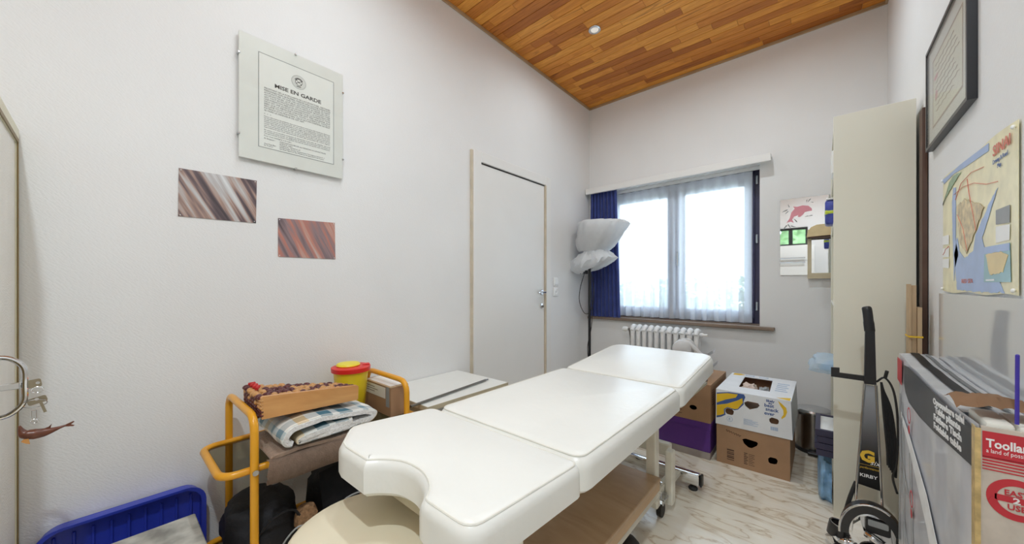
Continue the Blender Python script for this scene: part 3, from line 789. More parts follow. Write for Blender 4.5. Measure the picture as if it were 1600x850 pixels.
# rubber foot pump lying under the couch
o = B().lathe([(0.075, 0), (0.078, 0.02), (0.07, 0.05), (0.05, 0.075), (0.02, 0.086)], (-0.60, 1.38, 0), 24, sx=0.8, sy=1.15).ob('foot_pump', 'black_rubber')
tag(o, 'black rubber dome on the floor under the couch edge', 'foot pedal')

# ================================================================== stool
st = T('round_stool', 'cream round stool under the face notch of the couch', 'stool', (-0.86, 0.435, 0))
B().lathe([(0.165, 0.452), (0.178, 0.458), (0.183, 0.475), (0.180, 0.490), (0.168, 0.499), (0.12, 0.503)], (-0.86, 0.435, 0), 48).ob('seat', 'seat_cream', st, 50)
B().lathe([(0.10, 0.44), (0.10, 0.4515)], (-0.86, 0.435, 0), 24).ob('seat_plate', 'black_plastic', st)
B().cyl((-0.86, 0.435, 0.07), (-0.86, 0.435, 0.44), 0.02).ob('stem', 'chrome', st)
for k in range(5):
    a = R(20 + 72 * k); e = (-0.86 + 0.19 * math.cos(a), 0.435 + 0.19 * math.sin(a))
    g = B().tube([(-0.86, 0.435, 0.085), (e[0], e[1], 0.065)], [0.018, 0.012], 8).ob('leg', 'chrome', st)
    B().cyl((e[0] - 0.01, e[1], 0.026), (e[0] + 0.01, e[1], 0.026), 0.026, n=14).cyl((e[0], e[1], 0.04), (e[0], e[1], 0.066), 0.006, n=6).ob('wheel', 'black_rubber', g)

# ================================================================== yellow trolley
tr = T('serving_trolley', 'yellow tube trolley with glass shelf beside the left wall', 'trolley', (-1.60, 0.61, 0))
X0, X1, Y0, Y1, ZT = -1.785, -1.42, 0.328, 0.902, 0.672
for y in (Y0, Y1):
    p = [(X0, y, 0.03), (X0, y, ZT - 0.05)] + [(X0 + 0.05 - 0.05 * math.cos(R(a)), y, ZT - 0.05 + 0.05 * math.sin(R(a))) for a in (20, 45, 70)] + [(X0 + 0.06, y, ZT), (X1 - 0.06, y, ZT)] + [(X1 - 0.05 + 0.05 * math.sin(R(a)), y, ZT - 0.05 + 0.05 * math.cos(R(a))) for a in (20, 45, 70)] + [(X1, y, ZT - 0.05), (X1, y, 0.03)]
    h = B().tube(p, 0.0125, 10).ob('end_frame', 'yellow_enamel', tr, 60)
    for x in (X0, X1):
        B().ball((x, y, 0.024), (0.016, 0.024, 0.024), 12, 8).ob('wheel', 'black_rubber', h)
for z in (0.49, 0.12):
    ring = [(X0 + 0.014, Y0 - 0.05), (X0 + 0.04, Y0 - 0.085), (X1 - 0.055, Y0 - 0.085), (X1 - 0.018, Y0 - 0.05), (X1 - 0.016, Y1 + 0.0), (X1 - 0.018, Y1 + 0.04), (X1 - 0.055, Y1 + 0.07), (X0 + 0.04, Y1 + 0.07), (X0 + 0.014, Y1 + 0.04)]
    ring = [(X0 + 0.02 + 0.0, Y0 - 0.045)] + arc(X0 + 0.065, Y0 - 0.04, 0.045, 180, 270, 5) + arc(X1 - 0.065, Y0 - 0.04, 0.045, 270, 360, 5) + arc(X1 - 0.065, Y1 + 0.025, 0.045, 0, 90, 5) + arc(X0 + 0.065, Y1 + 0.025, 0.045, 90, 180, 5)
    rg = B().tube([(x, y, z) for x, y in ring[1:]], 0.0125, 8, closed=True).ob('shelf_ring', 'yellow_enamel', tr, 60)
    B().plate(rrect(X0 + 0.03, Y0 - 0.075, X1 - 0.03, Y1 + 0.06, 0.035), [], FZ(z - 0.003), 0.005).ob('glass_shelf', 'smoked_glass', tr)
    for y in (Y0, Y1):
        B().cyl((X1 + 0.011, y, z), (X1 + 0.0165, y, z), 0.009, n=12).ob('screw', 'steel', tr)

# brown blanket folded on the shelf, its fold hanging over the front edge
def ribbon(path, t, x0, x1, nx=10, wob=0.004, seed=0, rev=False, uvs=1.0):
    P = [Vector((p[0], p[1])) for p in path]
    L = [0]
    for a, b in zip(P, P[1:]): L.append(L[-1] + (b - a).length)
    def norm(i):
        a = P[max(i - 1, 0)]; c = P[min(i + 1, len(P) - 1)]; d_ = (c - a).normalized(); return Vector((-d_.y, d_.x))
    b = B()
    n = len(P) - 1
    def mk(off, s_):
        def fn(u, v):
            i = min(int(round(u * n)), n); q = P[i] + norm(i) * off
            x = x0 + (x1 - x0) * v
            w_ = wob * noise.noise(Vector((q.x * 22, q.y * 30, x * 14 + seed)))
            return Vector((x + (0.012 * noise.noise(Vector((q.x * 14, q.y * 14, seed))) if v > 0.95 else 0), q.x + w_, q.y + w_))
        return fn
    b.surf(mk(0.0, 1), n, nx, uv=lambda u, v: (L[min(int(round(u * n)), n)] * uvs, v * (x1 - x0) * uvs))
    bmesh.ops.recalc_face_normals(b.bm, faces=b.bm.faces[:])
    b.thick(t)
    return b
bl = T('brown_blanket', 'brown wool blanket folded on the trolley shelf under the plaid one', 'blanket', (-1.58, 0.52, 0.495))
pb = bez([(0.70, 0.512, 0), (0.55, 0.510, 0), (0.43, 0.5105, 0), (0.385, 0.514, 0), (0.366, 0.524, 0), (0.375, 0.537, 0), (0.42, 0.538, 0), (0.55, 0.536, 0), (0.70, 0.534, 0)], 4)
ribbon(pb, 0.011, -1.652, -1.385, 8, 0.002, 1).ob('folded_layers', 'brown_wool', bl, 60)
fp = bez([(-1.387, 0.53, 0), (-1.366, 0.524, 0), (-1.352, 0.50, 0), (-1.355, 0.466, 0), (-1.372, 0.452, 0), (-1.388, 0.462, 0), (-1.384, 0.478, 0)], 4)
b = B(); n = len(fp) - 1
b.surf(lambda u, v: Vector((fp[min(int(round(u * n)), n)].x + 0.004 * math.sin(v * 9), 0.352 + 0.33 * v + 0.01 * noise.noise(Vector((u * 4, v, 0))), fp[min(int(round(u * n)), n)].y - 0.006 * math.sin(v * 3.1))), n, 14)
b.thick(0.010).ob('hanging_fold', 'brown_wool', bl, 60)

# plaid fleece blanket, rolled folds facing the couch
pl = T('plaid_blanket', 'blue and yellow plaid blanket with white fleece lining, folded on the trolley', 'blanket', (-1.58, 0.54, 0.546))
path = bez([(0.635, 0.588, 0), (0.55, 0.586, 0), (0.48, 0.580, 0), (0.452, 0.572, 0), (0.446, 0.560, 0), (0.462, 0.553, 0), (0.56, 0.556, 0), (0.68, 0.559, 0), (0.725, 0.569, 0), (0.735, 0.590, 0), (0.705, 0.604, 0), (0.62, 0.616, 0), (0.50, 0.626, 0), (0.425, 0.614, 0), (0.398, 0.585, 0), (0.405, 0.562, 0), (0.428, 0.553, 0)], 4)
ribbon(path, 0.016, -1.652, -1.378, 10, 0.004, 3).ob('fleece_lining', 'fleece', pl, 70)
ribbon(path, -0.005, -1.653, -1.382, 10, 0.004, 3).ob('plaid_face', 'plaid', pl, 70)

# wooden bead massage cushion (wedge) on top of the blankets
bw = T('bead_massager', 'wooden wedge with woven maroon and tan bead top on the folded blankets', 'massager', (-1.60, 0.54, 0.635))
def bead_z(x, y):      # top level of the bead mat: a wedge that drops towards its far right corner
    u = (y - 0.35) / 0.335; v = (-1.434 - x) / 0.22
    return (0.722 * (1 - u) + 0.692 * u) * (1 - v) + (0.724 * (1 - u) + 0.664 * u) * v
b = B().plate([(0.352, 0.652), (0.684, 0.640), (0.686, 0.694), (0.680, 0.699), (0.356, 0.729), (0.350, 0.724)], [], FX(-1.449), 0.016); b.ob('front_board', 'orange_wood', bw)
B().plate([(0.352, 0.652), (0.684, 0.640), (0.686, 0.655), (0.680, 0.660), (0.356, 0.722), (0.350, 0.717)], [], FX(-1.668), 0.012).ob('rear_board', 'orange_wood', bw)
B().plate([(0.365, 0.655), (0.675, 0.643), (0.675, 0.650), (0.365, 0.700)], [], FX(-1.655), 0.204).ob('inner_block', 'bead_dark', bw)
pt = B().ball((0, 0, 0), (0.0155, 0.0115, 0.0095), 8, 6).ob('bead', 'bead_tan', bw); ptm = pt.data
pt.data.transform(Matrix.Translation(ORG[bw.name]))
dk = pt.copy(); ORG['bead.001'] = ORG[bw.name]; dk.data = ptm.copy(); dk.data.materials.clear(); dk.data.materials.append(MATS['bead_dark']); COL.objects.link(dk); dk.parent = bw
first = {False: pt, True: dk}; used = {False: False, True: False}
for j in range(15):
    for i in range(8):
        x, y = -1.652 + i * 0.0278, 0.356 + j * 0.0233
        c = Vector((x, y, bead_z(x, y) - 0.003 + 0.003 * math.sin(i * 3.1 + j * 1.57)))
        dark = (i // 2 + j // 2) % 3 == 0 or (i // 2 - j // 2) % 4 == 0
        o = first[dark] if not used[dark] else share(first[dark], bw)
        used[dark] = True
        o.location = c - ORG[bw.name]; o.rotation_euler = (R(-5.5), 0, R(35 if (i + j) % 2 else -35) + random.uniform(-.2, .2))
for k in range(5):
    for i in range(3):
        o = share(first[k > 2], bw); o.location = Vector((-1.470 + i * 0.015, 0.354, 0.714 - k * 0.0125)) - ORG[bw.name]; o.rotation_euler = (0, 0, 0); o.scale = (0.55, 0.7, 0.7)
for k in range(5):
    for i in range(6):
        o = share(first[(k + i) % 3 != 0 or k > 1], bw); o.location = Vector((-1.640 + i * 0.0275, 0.356, 0.712 - k * 0.016)) - ORG[bw.name]; o.rotation_euler = (0, 0, 0); o.scale = (1, 1, 1)
B().tube([(-1.64 + 0.016 * k, 0.362 + 0.012 * (k % 2), 0.733 + 0.004 * (k % 2)) for k in range(7)], 0.006, 6).ob('red_ribbon', 'red_ribbon', bw)

# sharps container and carton
sx, sy = -1.717, 0.785
sh = T('sharps_container', 'yellow sharps bin with red lid on the trolley', 'container', (sx, sy, 0.494))
B().lathe([(0.058, 0.494), (0.060, 0.498), (0.078, 0.70)], (sx, sy, 0), 32).ob('bucket', 'sharps_yellow', sh)
ldm = Matrix.Translation((sx, sy, 0.70))
ld = B().lathe([(0.078, -0.004), (0.087, -0.003), (0.088, 0.016), (0.080, 0.019), (0.05, 0.020)], n=36, m=ldm).ob('lid', 'sharps_red', sh)
B().lathe([(0.052, 0.0205), (0.054, 0.024), (0.050, 0.031), (0.03, 0.033)], n=28, m=ldm @ Matrix.Translation((-0.012, -0.008, 0))).ob('cap', 'cap_yellow', ld)
B().box((0.05, -0.012, 0.019), (0.084, 0.012, 0.025), 0.003, m=ldm @ Matrix.Rotation(R(70), 4, 'Z')).ob('catch', 'sharps_red', ld)
cb = T('small_carton', 'small brown shipping carton at the far end of the trolley', 'box', (-1.635, 0.92, 0.494))
B().box((-1.76, 0.876, 0.4935), (-1.512, 0.966, 0.628)).ob('carton_body', 'cardboard', cb)
B().plate([(-1.762, 0.874), (-1.51, 0.874), (-1.51, 0.968), (-1.762, 0.968)], [], FZ(0.6285), 0.003).ob('carton_lid', 'cardboard_light', cb)
B().poly(rect(-1.755, 0.57, -1.56, 0.622), FYn(0.8758), 0.0005).ob('shipping_label', 'mat_board', cb)
B().poly(rect(-1.555, 0.535, -1.525, 0.6275), FYn(0.8757), 0.0004).ob('tape_strip', 'print_grey', cb)
b = B()
for k in range(3): b.poly(rect(-1.748, 0.608 - k * 0.011, -1.66 + 0.03 * (k % 2), 0.6105 - k * 0.011), FYn(0.8752), 0.0003)
b.ob('label_print', 'print_brown', cb, kind='stuff')
B().poly(rect(-1.75, 0.885, -1.53, 0.955), FZ(0.6318), 0.0006).ob('torn_paper', 'paper', cb)

# white side table and the metal rod lying on it
wt = T('side_table', 'low white table with tan edge between trolley and door', 'table', (-1.635, 1.29, 0))
B().box((-1.865, 1.005, 0.508), (-1.405, 1.575, 0.532), 0.002).ob('table_top', 'laminate_white', wt)
B().box((-1.866, 1.0035, 0.5085), (-1.404, 1.005, 0.5315)).box((-1.405, 1.005, 0.5085), (-1.4035, 1.575, 0.5315)).ob('edge_band', 'edge_tan', wt)
for x in (-1.84, -1.46):
    for y in (1.03, 1.52):
        B().box((x, y, 0), (x + 0.035, y + 0.035, 0.508), 0.002).ob('leg', 'laminate_white', wt)
B().box((-1.845, 1.02, 0.44), (-1.43, 1.045, 0.5075)).box((-1.84, 1.55, 0.44), (-1.43, 1.56, 0.5075)).ob('apron', 'edge_tan', wt)
B().box((-1.83, 1.05, 0.16), (-1.44, 1.53, 0.178)).ob('lower_shelf', 'laminate_white', wt)
o = B().tube([(-1.455, 0.945, 0.5395), (-1.52, 1.50, 0.5395)], 0.0068, 8).tube([(-1.52, 1.5005, 0.5395), (-1.522, 1.525, 0.5395)], 0.004, 6).ob('metal_rod', 'dark_steel')
tag(o, 'thin dark metal rod lying across the white side table', 'rod')

# black bags on the lower trolley shelf
def blob(c, r, seed, amp, flat=0.0, n=28, k=18, mt=None):
    b = B().ball((0, 0, 0), 1.0, n, k)
    for v in b.bm.verts:
        d_ = v.co.copy()
        q = 1 + amp * noise.noise(d_ * 1.6 + Vector((seed, 0, 0))) + amp * 0.5 * noise.noise(d_ * 4 + Vector((0, seed, 0)))
        e = Vector([math.copysign(abs(t_) ** 0.72, t_) for t_ in d_])
        v.co = Vector((e.x * r[0], e.y * r[1], e.z * r[2])) * q
        if mt is not None: v.co = mt @ v.co
        v.co += Vector(c)
        if v.co.z < flat: v.co.z = flat
    return b
bg1 = T('black_bag', 'limp black cloth bag on the lower trolley shelf, nearer of two', 'bag', (-1.60, 0.42, 0.128))
blob((-1.60, 0.385, 0.215), (0.15, 0.115, 0.105), 2.2, 0.25, 0.128).ob('bag_body', 'black_cloth', bg1, 180)
B().tube(bez([(-1.46, 0.33, 0.22), (-1.43, 0.38, 0.30), (-1.43, 0.45, 0.30), (-1.45, 0.49, 0.20)]), 0.008, 6, flat=0.4).ob('strap', 'black_cloth', bg1)
blob((-1.45, 0.495, 0.245), (0.03, 0.035, 0.045), 8.3, 0.2).ob('fur_lining', 'tan_fur', bg1, 180, label='tan fur lining')
bg2 = T('black_boot_bag', 'black bag with upright flap and tan fur mouth, behind the round stool', 'bag', (-1.58, 0.72, 0.128))
blob((-1.60, 0.70, 0.235), (0.14, 0.125, 0.12), 6.1, 0.22, 0.128).ob('bag_body', 'black_cloth', bg2, 180)
b = B(); b.surf(lambda u, v: Vector((-1.455 + 0.02 * math.sin(u * 3.1) - 0.05 * v, 0.56 + 0.20 * u, 0.20 + 0.165 * v + 0.05 * u * v)), 8, 6); b.thick(0.006).ob('bag_flap', 'black_cloth', bg2, 60)
blob((-1.45, 0.735, 0.262), (0.03, 0.035, 0.04), 3.3, 0.2).ob('fur_lining', 'tan_fur', bg2, 180, label='tan fur lining')
B().lathe([(0.034, -0.01), (0.045, 0.0), (0.045, 0.015), (0.034, 0.02)], n=18, m=frame((-1.455, 0.775, 0.262), (0, 1, 0.1), (0, 0, 1)) @ Matrix.Rotation(R(90), 4, 'Y')).ob('mouth_rim', 'black_cloth', bg2)
o = B().tube(bez([(-1.37, 0.36, 0.02), (-1.39, 0.38, 0.18), (-1.385, 0.45, 0.262), (-1.38, 0.52, 0.20), (-1.375, 0.56, 0.16), (-1.385, 0.60, 0.28), (-1.38, 0.72, 0.275), (-1.36, 0.80, 0.20), (-1.36, 0.84, 0.02)]), 0.0032, 6).ob('grey_cable', 'print_grey')
tag(o, 'thin grey cable looping in front of the black bags', 'cable')

# ================================================================== left wall
nf = T('notice_frame', 'frameless glass notice titled MISE EN GARDE on the left wall', 'framed notice', (XL, 0.587, 1.655))
NX = XL + 0.020
B().box((XL + 0.010, 0.373, 1.652), (NX, 0.802, 2.182)).ob('back_board', 'mat_board', nf)
B().box((NX + 0.0018, 0.372, 1.651), (NX + 0.0042, 0.803, 2.183)).ob('glass', 'frame_glass', nf)
B().poly(rect(0.443, 1.715, 0.757, 2.125), FX(NX), 0.0004).ob('paper', 'paper', nf)
B().plate(rect(0.441, 1.713, 0.759, 2.127), [rect(0.4438, 1.7158, 0.7562, 2.1242)], FX(NX), 0.0007).ob('paper_border', 'print_grey', nf)
FN = FX(NX + 0.0006)
for (y, z) in ((0.587, 2.183), (0.587, 1.651), (0.372, 1.75), (0.372, 2.09), (0.803, 1.75), (0.803, 2.09)):
    B().box((XL, y - 0.004, z - 0.004), (NX + 0.0055, y + 0.004, z + 0.004), 0.001).ob('clip', 'steel', nf)
text('lettering', 'MISE EN GARDE', 0.0235, at(FN, 0.600, 1.9945), 'ink', nf, 'CENTER', 0.0006, 1.18)
em = B().plate(arc(0.600, 2.058, 0.031, 0, 352, 44), [arc(0.600, 2.058, 0.0295, 0, 352, 44)], FN, 0.0003).plate(arc(0.600, 2.058, 0.0215, 0, 345, 32), [arc(0.600, 2.058, 0.0205, 0, 345, 32)], FN, 0.0003)
for k in range(30):
    a = 12 * k; em.poly(rect(-0.0008, 0.0245, 0.0008, 0.028), at(FN, 0.600, 2.058) @ Matrix.Rotation(R(a), 4, 'Z'), 0.0003)
em.ob('emblem_ring', 'print_grey', nf)
em = B()
em.plate(arc(0.600, 2.058, 0.0155, 0, 345, 24), [arc(0.600, 2.058, 0.0130, 0, 345, 24)], FN, 0.0003)
for a in (35, -35): em.poly(rect(-0.013, -0.0012, 0.013, 0.0012), at(FN, 0.600, 2.058) @ Matrix.Rotation(R(a), 4, 'Z'), 0.0003)
for k in range(7): em.poly(rect(-0.0022, 0.0, 0.0022, 0.004), at(FN, 0.600, 2.058) @ Matrix.Rotation(R(-54 + 18 * k), 4, 'Z') @ Matrix.Translation((0, 0.0155, 0)), 0.0003)
em.poly(rect(-0.009, -0.022, 0.009, -0.018), at(FN, 0.600, 2.058), 0.0003)
em.ob('emblem', 'ink', nf)
caps = ["PROFITANT DE LA POPULARITE DE L'ACUPUNCTURE, CERTAINES", "PERSONNES NON QUALIFIEES, PARFOIS SANS AUCUNE FORMATION", "ACUPUNCTURE, OU AVEC DES NOTIONS INSUFFISANTES, SE DISENT", "ACUPUNCTEURS. LE PUBLIC EST INVITE A SE MEFIER DE CEUX", "QUI, TOUT EN PRATIQUANT CETTE METHODE, NE PEUVENT FAIRE", "UNE FORMATION REELLE NI UN DIAGNOSTIC. LA CONFUSION DES", "DEUX EST UNE SOURCE DE DANGER POUR LES PATIENTS ET POUR", "BIEN QUE LA MEDECINE CHINOISE SOIT TRES ANCIENNE, ELLE", "RECLAME TOUTE L'ATTENTION, TOUTE LA SCIENCE ET TOUTE LA", "PATIENCE D'UN PRATICIEN. CELUI QUI S'EN DISPENSE NE PEUT", "SE FAIRE LE DEFENSEUR DE CET ART."]
low1 = ["Nous informons les patients que nos membres sont tous des medecins diplomes", "en medecine et en acupuncture. Ils ont suivi un enseignement complet dans une", "ecole reconnue et se soumettent aux regles de la profession medicale. Chaque", "traitement est precede d'un examen et d'un diagnostic etabli avec tout le soin", "voulu. Nous vous prions de bien vouloir verifier les titres de toute personne", "qui vous propose des seances. En cas de doute, demandez conseil aupres de nos", "associations qui vous donneront la liste des praticiens de votre region."]
low2 = ["En outre, vu le nombre croissant de demandes, il est utile de rappeler que seul", "un medecin peut poser un diagnostic et decider du traitement qui convient, et", "l'acupuncture ne peut remplacer les autres soins lorsqu'ils sont necessaires."]
low3 = ["Pour vous renseigner a ce sujet :"]
addr = [("En Belgique :", "ASSOCIATION BELGE des MEDECINS ACUPUNCTEURS"), ("", "(A.B.M.A. asbl.)"), ("", "Telephone : 02/569.01.67"), ("Aux Pays-Bas :", "Nederlandse Artsen Acupunctuur Vereniging ( N.A.A.V. )"), ("En France :", "Syndicat National des Medecins Acupuncteurs de France")]
def lines(ls, z, dz, size, width):
    for k, s_ in enumerate(ls):
        t_ = text('lettering', s_, size, at(FN, 0.4625, z - k * dz), 'ink', nf)
        w_ = t_.dimensions.y if t_.dimensions.y > 1e-4 else max(v.co.y for v in t_.data.vertices) - min(v.co.y for v in t_.data.vertices)
        if k < len(ls) - 1 or len(s_) > 60:
            f = width / w_; y0 = min(v.co.y for v in t_.data.vertices)
            for v in t_.data.vertices: v.co.y = y0 + (v.co.y - y0) * f
lines(caps, 1.974, 0.0098, 0.0098, 0.277)
lines(['*   *   *'], 1.860, 0.01, 0.009, 0.2)
lines(low1, 1.850, 0.0078, 0.0078, 0.277)
lines(low2, 1.791, 0.0078, 0.0078, 0.277)
lines(low3, 1.765, 0.008, 0.0082, 0.2)
for k, (a_, b_) in enumerate(addr):
    z = 1.7535 - k * 0.0078
    if a_: text('lettering', a_, 0.0082, at(FN, 0.4625, z), 'ink', nf)
    text('lettering', b_, 0.0082, at(FN, 0.522, z), 'ink', nf)

for mat_, pts, lab in (('photo_hands', [(0.187, 1.374), (0.437, 1.380), (0.440, 1.566), (0.189, 1.560)], 'blurred grey brown photo print pinned to the left wall, higher of two'),
                       ('photo_red', [(0.521, 1.238), (0.774, 1.240), (0.771, 1.425), (0.521, 1.414)], 'blurred reddish photo print pinned to the left wall, lower of two')):
    nm = 'photo_print'
    o = B().plate(pts, [], FX(XL + 0.0008), 0.0016).ob(nm, mat_); tag(o, lab, 'photo print', 'photo prints on the left wall')
    root = o
    for p in pts: B().ball((XL + 0.003, p[0] + (0.006 if p is pts[0] or p is pts[3] else -0.006), p[1] + (0.006 if p in pts[:2] else -0.006)), 0.0022, 6, 4).ob('pin', 'white_plastic', root)

# ================================================================== glass cabinet at the left edge, with keys
gc = T('panel_cabinet', 'cream panelled cabinet with chrome handle at the left edge of the photo', 'cabinet', (-1.61, -0.37, 0))
GY = -0.194; GF = -0.172; GX0, GX1, GZ = -1.86, -1.36, 1.585
B().box((GX0, -0.58, 0.0), (GX0 + 0.018, GY - 0.025, GZ)).box((GX1 - 0.018, -0.58, 0), (GX1, GY - 0.025, GZ)).box((GX0 + 0.018, -0.58, GZ - 0.018), (GX1 - 0.018, GY - 0.025, GZ)).box((GX0 + 0.018, -0.58, 0.0), (GX1 - 0.018, GY - 0.025, 0.06)).box((GX0 + 0.018, -0.58, 0.06), (GX1 - 0.018, -0.57, GZ - 0.018)).ob('cabinet_body', 'cream_cabinet', gc)
for z in (0.45, 0.85, 1.2): B().box((GX0 + 0.019, -0.565, z), (GX1 - 0.019, GY - 0.05, z + 0.015)).ob('shelf', 'cream_cabinet', gc)
dr = B().plate(rect(GX0, 0.065, GX1, GZ), [rect(GX0 + 0.042, 0.13, GX1 - 0.045, GZ - 0.048)], FYn(GY), 0.022).ob('door_frame', 'cream_cabinet', gc)
dr.location.y += 0.022
b = B().plate(rect(GX0 + 0.030, 0.118, GX1 - 0.033, GZ - 0.036), [rect(GX0 + 0.042, 0.13, GX1 - 0.045, GZ - 0.048)], FYn(GF + 0.003), 0.0025)
b.ob('inner_bead', 'brown_line', gc)
B().box((GX0 + 0.0425, GF - 0.010, 0.1305), (GX1 - 0.0455, GF - 0.003, GZ - 0.0485)).ob('door_panel', 'cabinet_panel', gc)
HX, HZ = -1.455, 0.868
hd = B().tube(bez([(HX, GF, HZ + 0.072), (HX, GF + 0.025, HZ + 0.066), (HX, GF + 0.044, HZ + 0.042), (HX, GF + 0.046, HZ), (HX, GF + 0.044, HZ - 0.042), (HX, GF + 0.025, HZ - 0.066), (HX, GF, HZ - 0.072)], 5), 0.0055, 10).ob('handle', 'chrome', gc)
B().lathe([(0.036, 0), (0.036, 0.004), (0.03, 0.006)], n=24, m=frame((HX, GF, HZ), (-1, 0, 0), (0, 0, 1))).box((HX - 0.006, GF + 0.002, HZ - 0.008), (HX + 0.006, GF + 0.040, HZ + 0.008), 0.002).ob('lock_bar', 'chrome', gc)
kb = T('key_bunch', 'keys on rings with brown dolphin charm hanging from the cabinet lock', 'keys', (HX, -0.11, 0.72))
KX = HX
def key_head(y, z, w_, h_, hole, tilt):
    m_ = at(FX(KX - 0.0012), y, z) @ Matrix.Rotation(R(tilt), 4, 'Z')
    return B().plate(rrect(-w_ / 2, -h_ / 2, w_ / 2, h_ / 2, 0.004), [arc(hole[0], hole[1], 0.0035, 0, 330, 11)], m_, 0.0024), m_
b, m_ = key_head(-0.114, 0.868, 0.025, 0.020, (0.007, 0.0), 8)
b.plate(rect(-0.026, -0.003, -0.0128, 0.003), [], m_, 0.0022).ob('key', 'brass_key', kb)
b, m_ = key_head(-0.108, 0.826, 0.030, 0.016, (0.0, 0.003), 15)
b.plate(rect(0.001, -0.034, 0.006, -0.0082), [], m_, 0.0022).ob('key', 'brass_key', kb)
def ringo(y, z, r, tilt, t_=0.0009):
    return [(KX + r * 0.5 * math.sin(a) , y + r * math.cos(a), z + r * math.sin(a) * math.cos(R(tilt))) for a in [2 * math.pi * k / 24 for k in range(24)]]
B().tube(ringo(-0.1075, 0.852, 0.009, 25), 0.0009, 6, closed=True).ob('key_ring', 'steel', kb)
B().tube(ringo(-0.112, 0.819, 0.019, 55), 0.0009, 6, closed=True).ob('key_ring', 'steel', kb)
B().box((KX - 0.002, -0.1165, 0.782), (KX + 0.002, -0.1085, 0.803), 0.001).tube(ringo(-0.1125, 0.7765, 0.0055, 10), 0.0008, 6, closed=True).ob('swivel_clip', 'steel', kb)
dp = [(-0.134, 0.771), (-0.131, 0.758), (-0.126, 0.7485), (-0.112, 0.7445), (-0.098, 0.7440), (-0.085, 0.7460), (-0.074, 0.7490), (-0.064, 0.7515)]
rr_ = [0.0018, 0.006, 0.0105, 0.0125, 0.0105, 0.0065, 0.0035, 0.0022]
ch = B().tube(bez([(KX, y, z) for y, z in dp], 4), [rr_[min(k // 4, 7)] + (rr_[min(k // 4 + 1, 7)] - rr_[min(k // 4, 7)]) * (k % 4) / 4 for k in range(29)], 12).plate([(-0.100, 0.753), (-0.088, 0.752), (-0.086, 0.762), (-0.091, 0.756)], [], FX(KX - 0.001), 0.002).plate([(-0.066, 0.753), (-0.052, 0.759), (-0.050, 0.757), (-0.056, 0.752), (-0.050, 0.748), (-0.052, 0.746), (-0.066, 0.749)], [], FX(KX - 0.001), 0.002).ob('dolphin_charm', 'charm_brown', kb, 60)
B().plate([(-0.128, 0.738), (-0.120, 0.738), (-0.118, 0.724), (-0.124, 0.727), (-0.131, 0.733)], [], FX(KX + 0.006), 0.002).ob('flipper', 'charm_tan', ch)

# ================================================================== blue tray and stone-patterned box on the floor, left
tw = T('plastic_tray', 'blue ribbed plastic tray standing upright against the left wall', 'tray', (-1.80, 0.05, 0))
B().plate(rrect(-0.14, 0.0, 0.252, 0.335, 0.055, 6), [], FX(XL + 0.010), 0.006).ob('tray_floor', 'crate_blue', tw)
b = B(); o1 = rrect(-0.14, 0.0, 0.252, 0.335, 0.055, 6); o2 = rrect(-0.150, -0.0, 0.262, 0.342, 0.06, 6)
b.rings([[(XL + 0.016, p[0], p[1]) for p in o1], [(XL + 0.060, p[0], p[1]) for p in o2], [(XL + 0.064, p[0], p[1]) for p in o2], [(XL + 0.062, p[0] * 0.985, p[1] * 0.99 + 0.001) for p in o1], [(XL + 0.017, p[0] * 0.985, p[1] * 0.99 + 0.001) for p in o1]], cap=(False, False)).ob('tray_rim', 'crate_blue', tw, 40)
for k in range(9):
    y = -0.11 + k * 0.041
    B().box((XL + 0.0155, y, 0.02), (XL + 0.024, y + 0.008, 0.30), 0.002).ob('rib', 'crate_blue', tw)
sb = T('stone_box', 'grey stone-patterned flat box in front of the blue tray', 'box', (-1.52, 0.08, 0))
B().box((-1.67, -0.06, 0.0), (-1.40, 0.205, 0.285), 0.002).ob('box_body', 'stone_grey', sb)
B().box((-1.675, -0.065, 0.2855), (-1.395, 0.212, 0.302), 0.003).ob('box_lid', 'stone_grey', sb)

# ================================================================== back wall: mirrors
mi = T('dolphin_mirror', 'frameless mirror with a pink dolphin decal on the far wall', 'mirror', (-0.10, YB, 1.18))
B().box((-0.244, YB - 0.006, 1.182), (0.040, YB - 0.001, 1.755), 0.001).ob('mirror_glass', 'mirror', mi)
FM = FYn(YB - 0.0062)
B().poly([(-0.206, 1.575), (-0.196, 1.593), (-0.186, 1.611), (-0.176, 1.652), (-0.156, 1.679), (-0.166, 1.697), (-0.143, 1.691), (-0.11, 1.697), (-0.078, 1.69), (-0.059, 1.669), (-0.057, 1.651), (-0.072, 1.65), (-0.097, 1.646), (-0.11, 1.626), (-0.126, 1.613), (-0.14, 1.618), (-0.133, 1.629), (-0.159, 1.62), (-0.171, 1.6), (-0.161, 1.574), (-0.179, 1.584), (-0.196, 1.582)], FM).ob('dolphin_decal', 'print_pink', mi)
def drop(cx, cz, L_, ang):
    return [Matrix.Rotation(R(ang), 2) @ Vector(p) + Vector((cx, cz)) for p in [(-L_, 0), (-L_ * .3, L_ * .22), (L_ * .6, L_ * .25), (L_, 0), (L_ * .6, -L_ * .18), (-L_ * .3, -L_ * .08)]]
b = B()
for a in ((-0.215, 1.668, 0.022, 25), (-0.203, 1.655, 0.016, 50), (-0.192, 1.705, 0.014, -70), (-0.087, 1.725, 0.012, 80), (-0.073, 1.727, 0.018, 55), (-0.058, 1.712, 0.010, -15), (-0.088, 1.613, 0.012, 10), (-0.066, 1.615, 0.014, 10), (-0.152, 1.590, 0.018, -55), (-0.212, 1.545, 0.022, 55), (-0.187, 1.552, 0.020, 120), (-0.165, 1.548, 0.018, 160)):
    b.poly(drop(*a), FM)
b.ob('splash_decal', 'print_grey', mi)
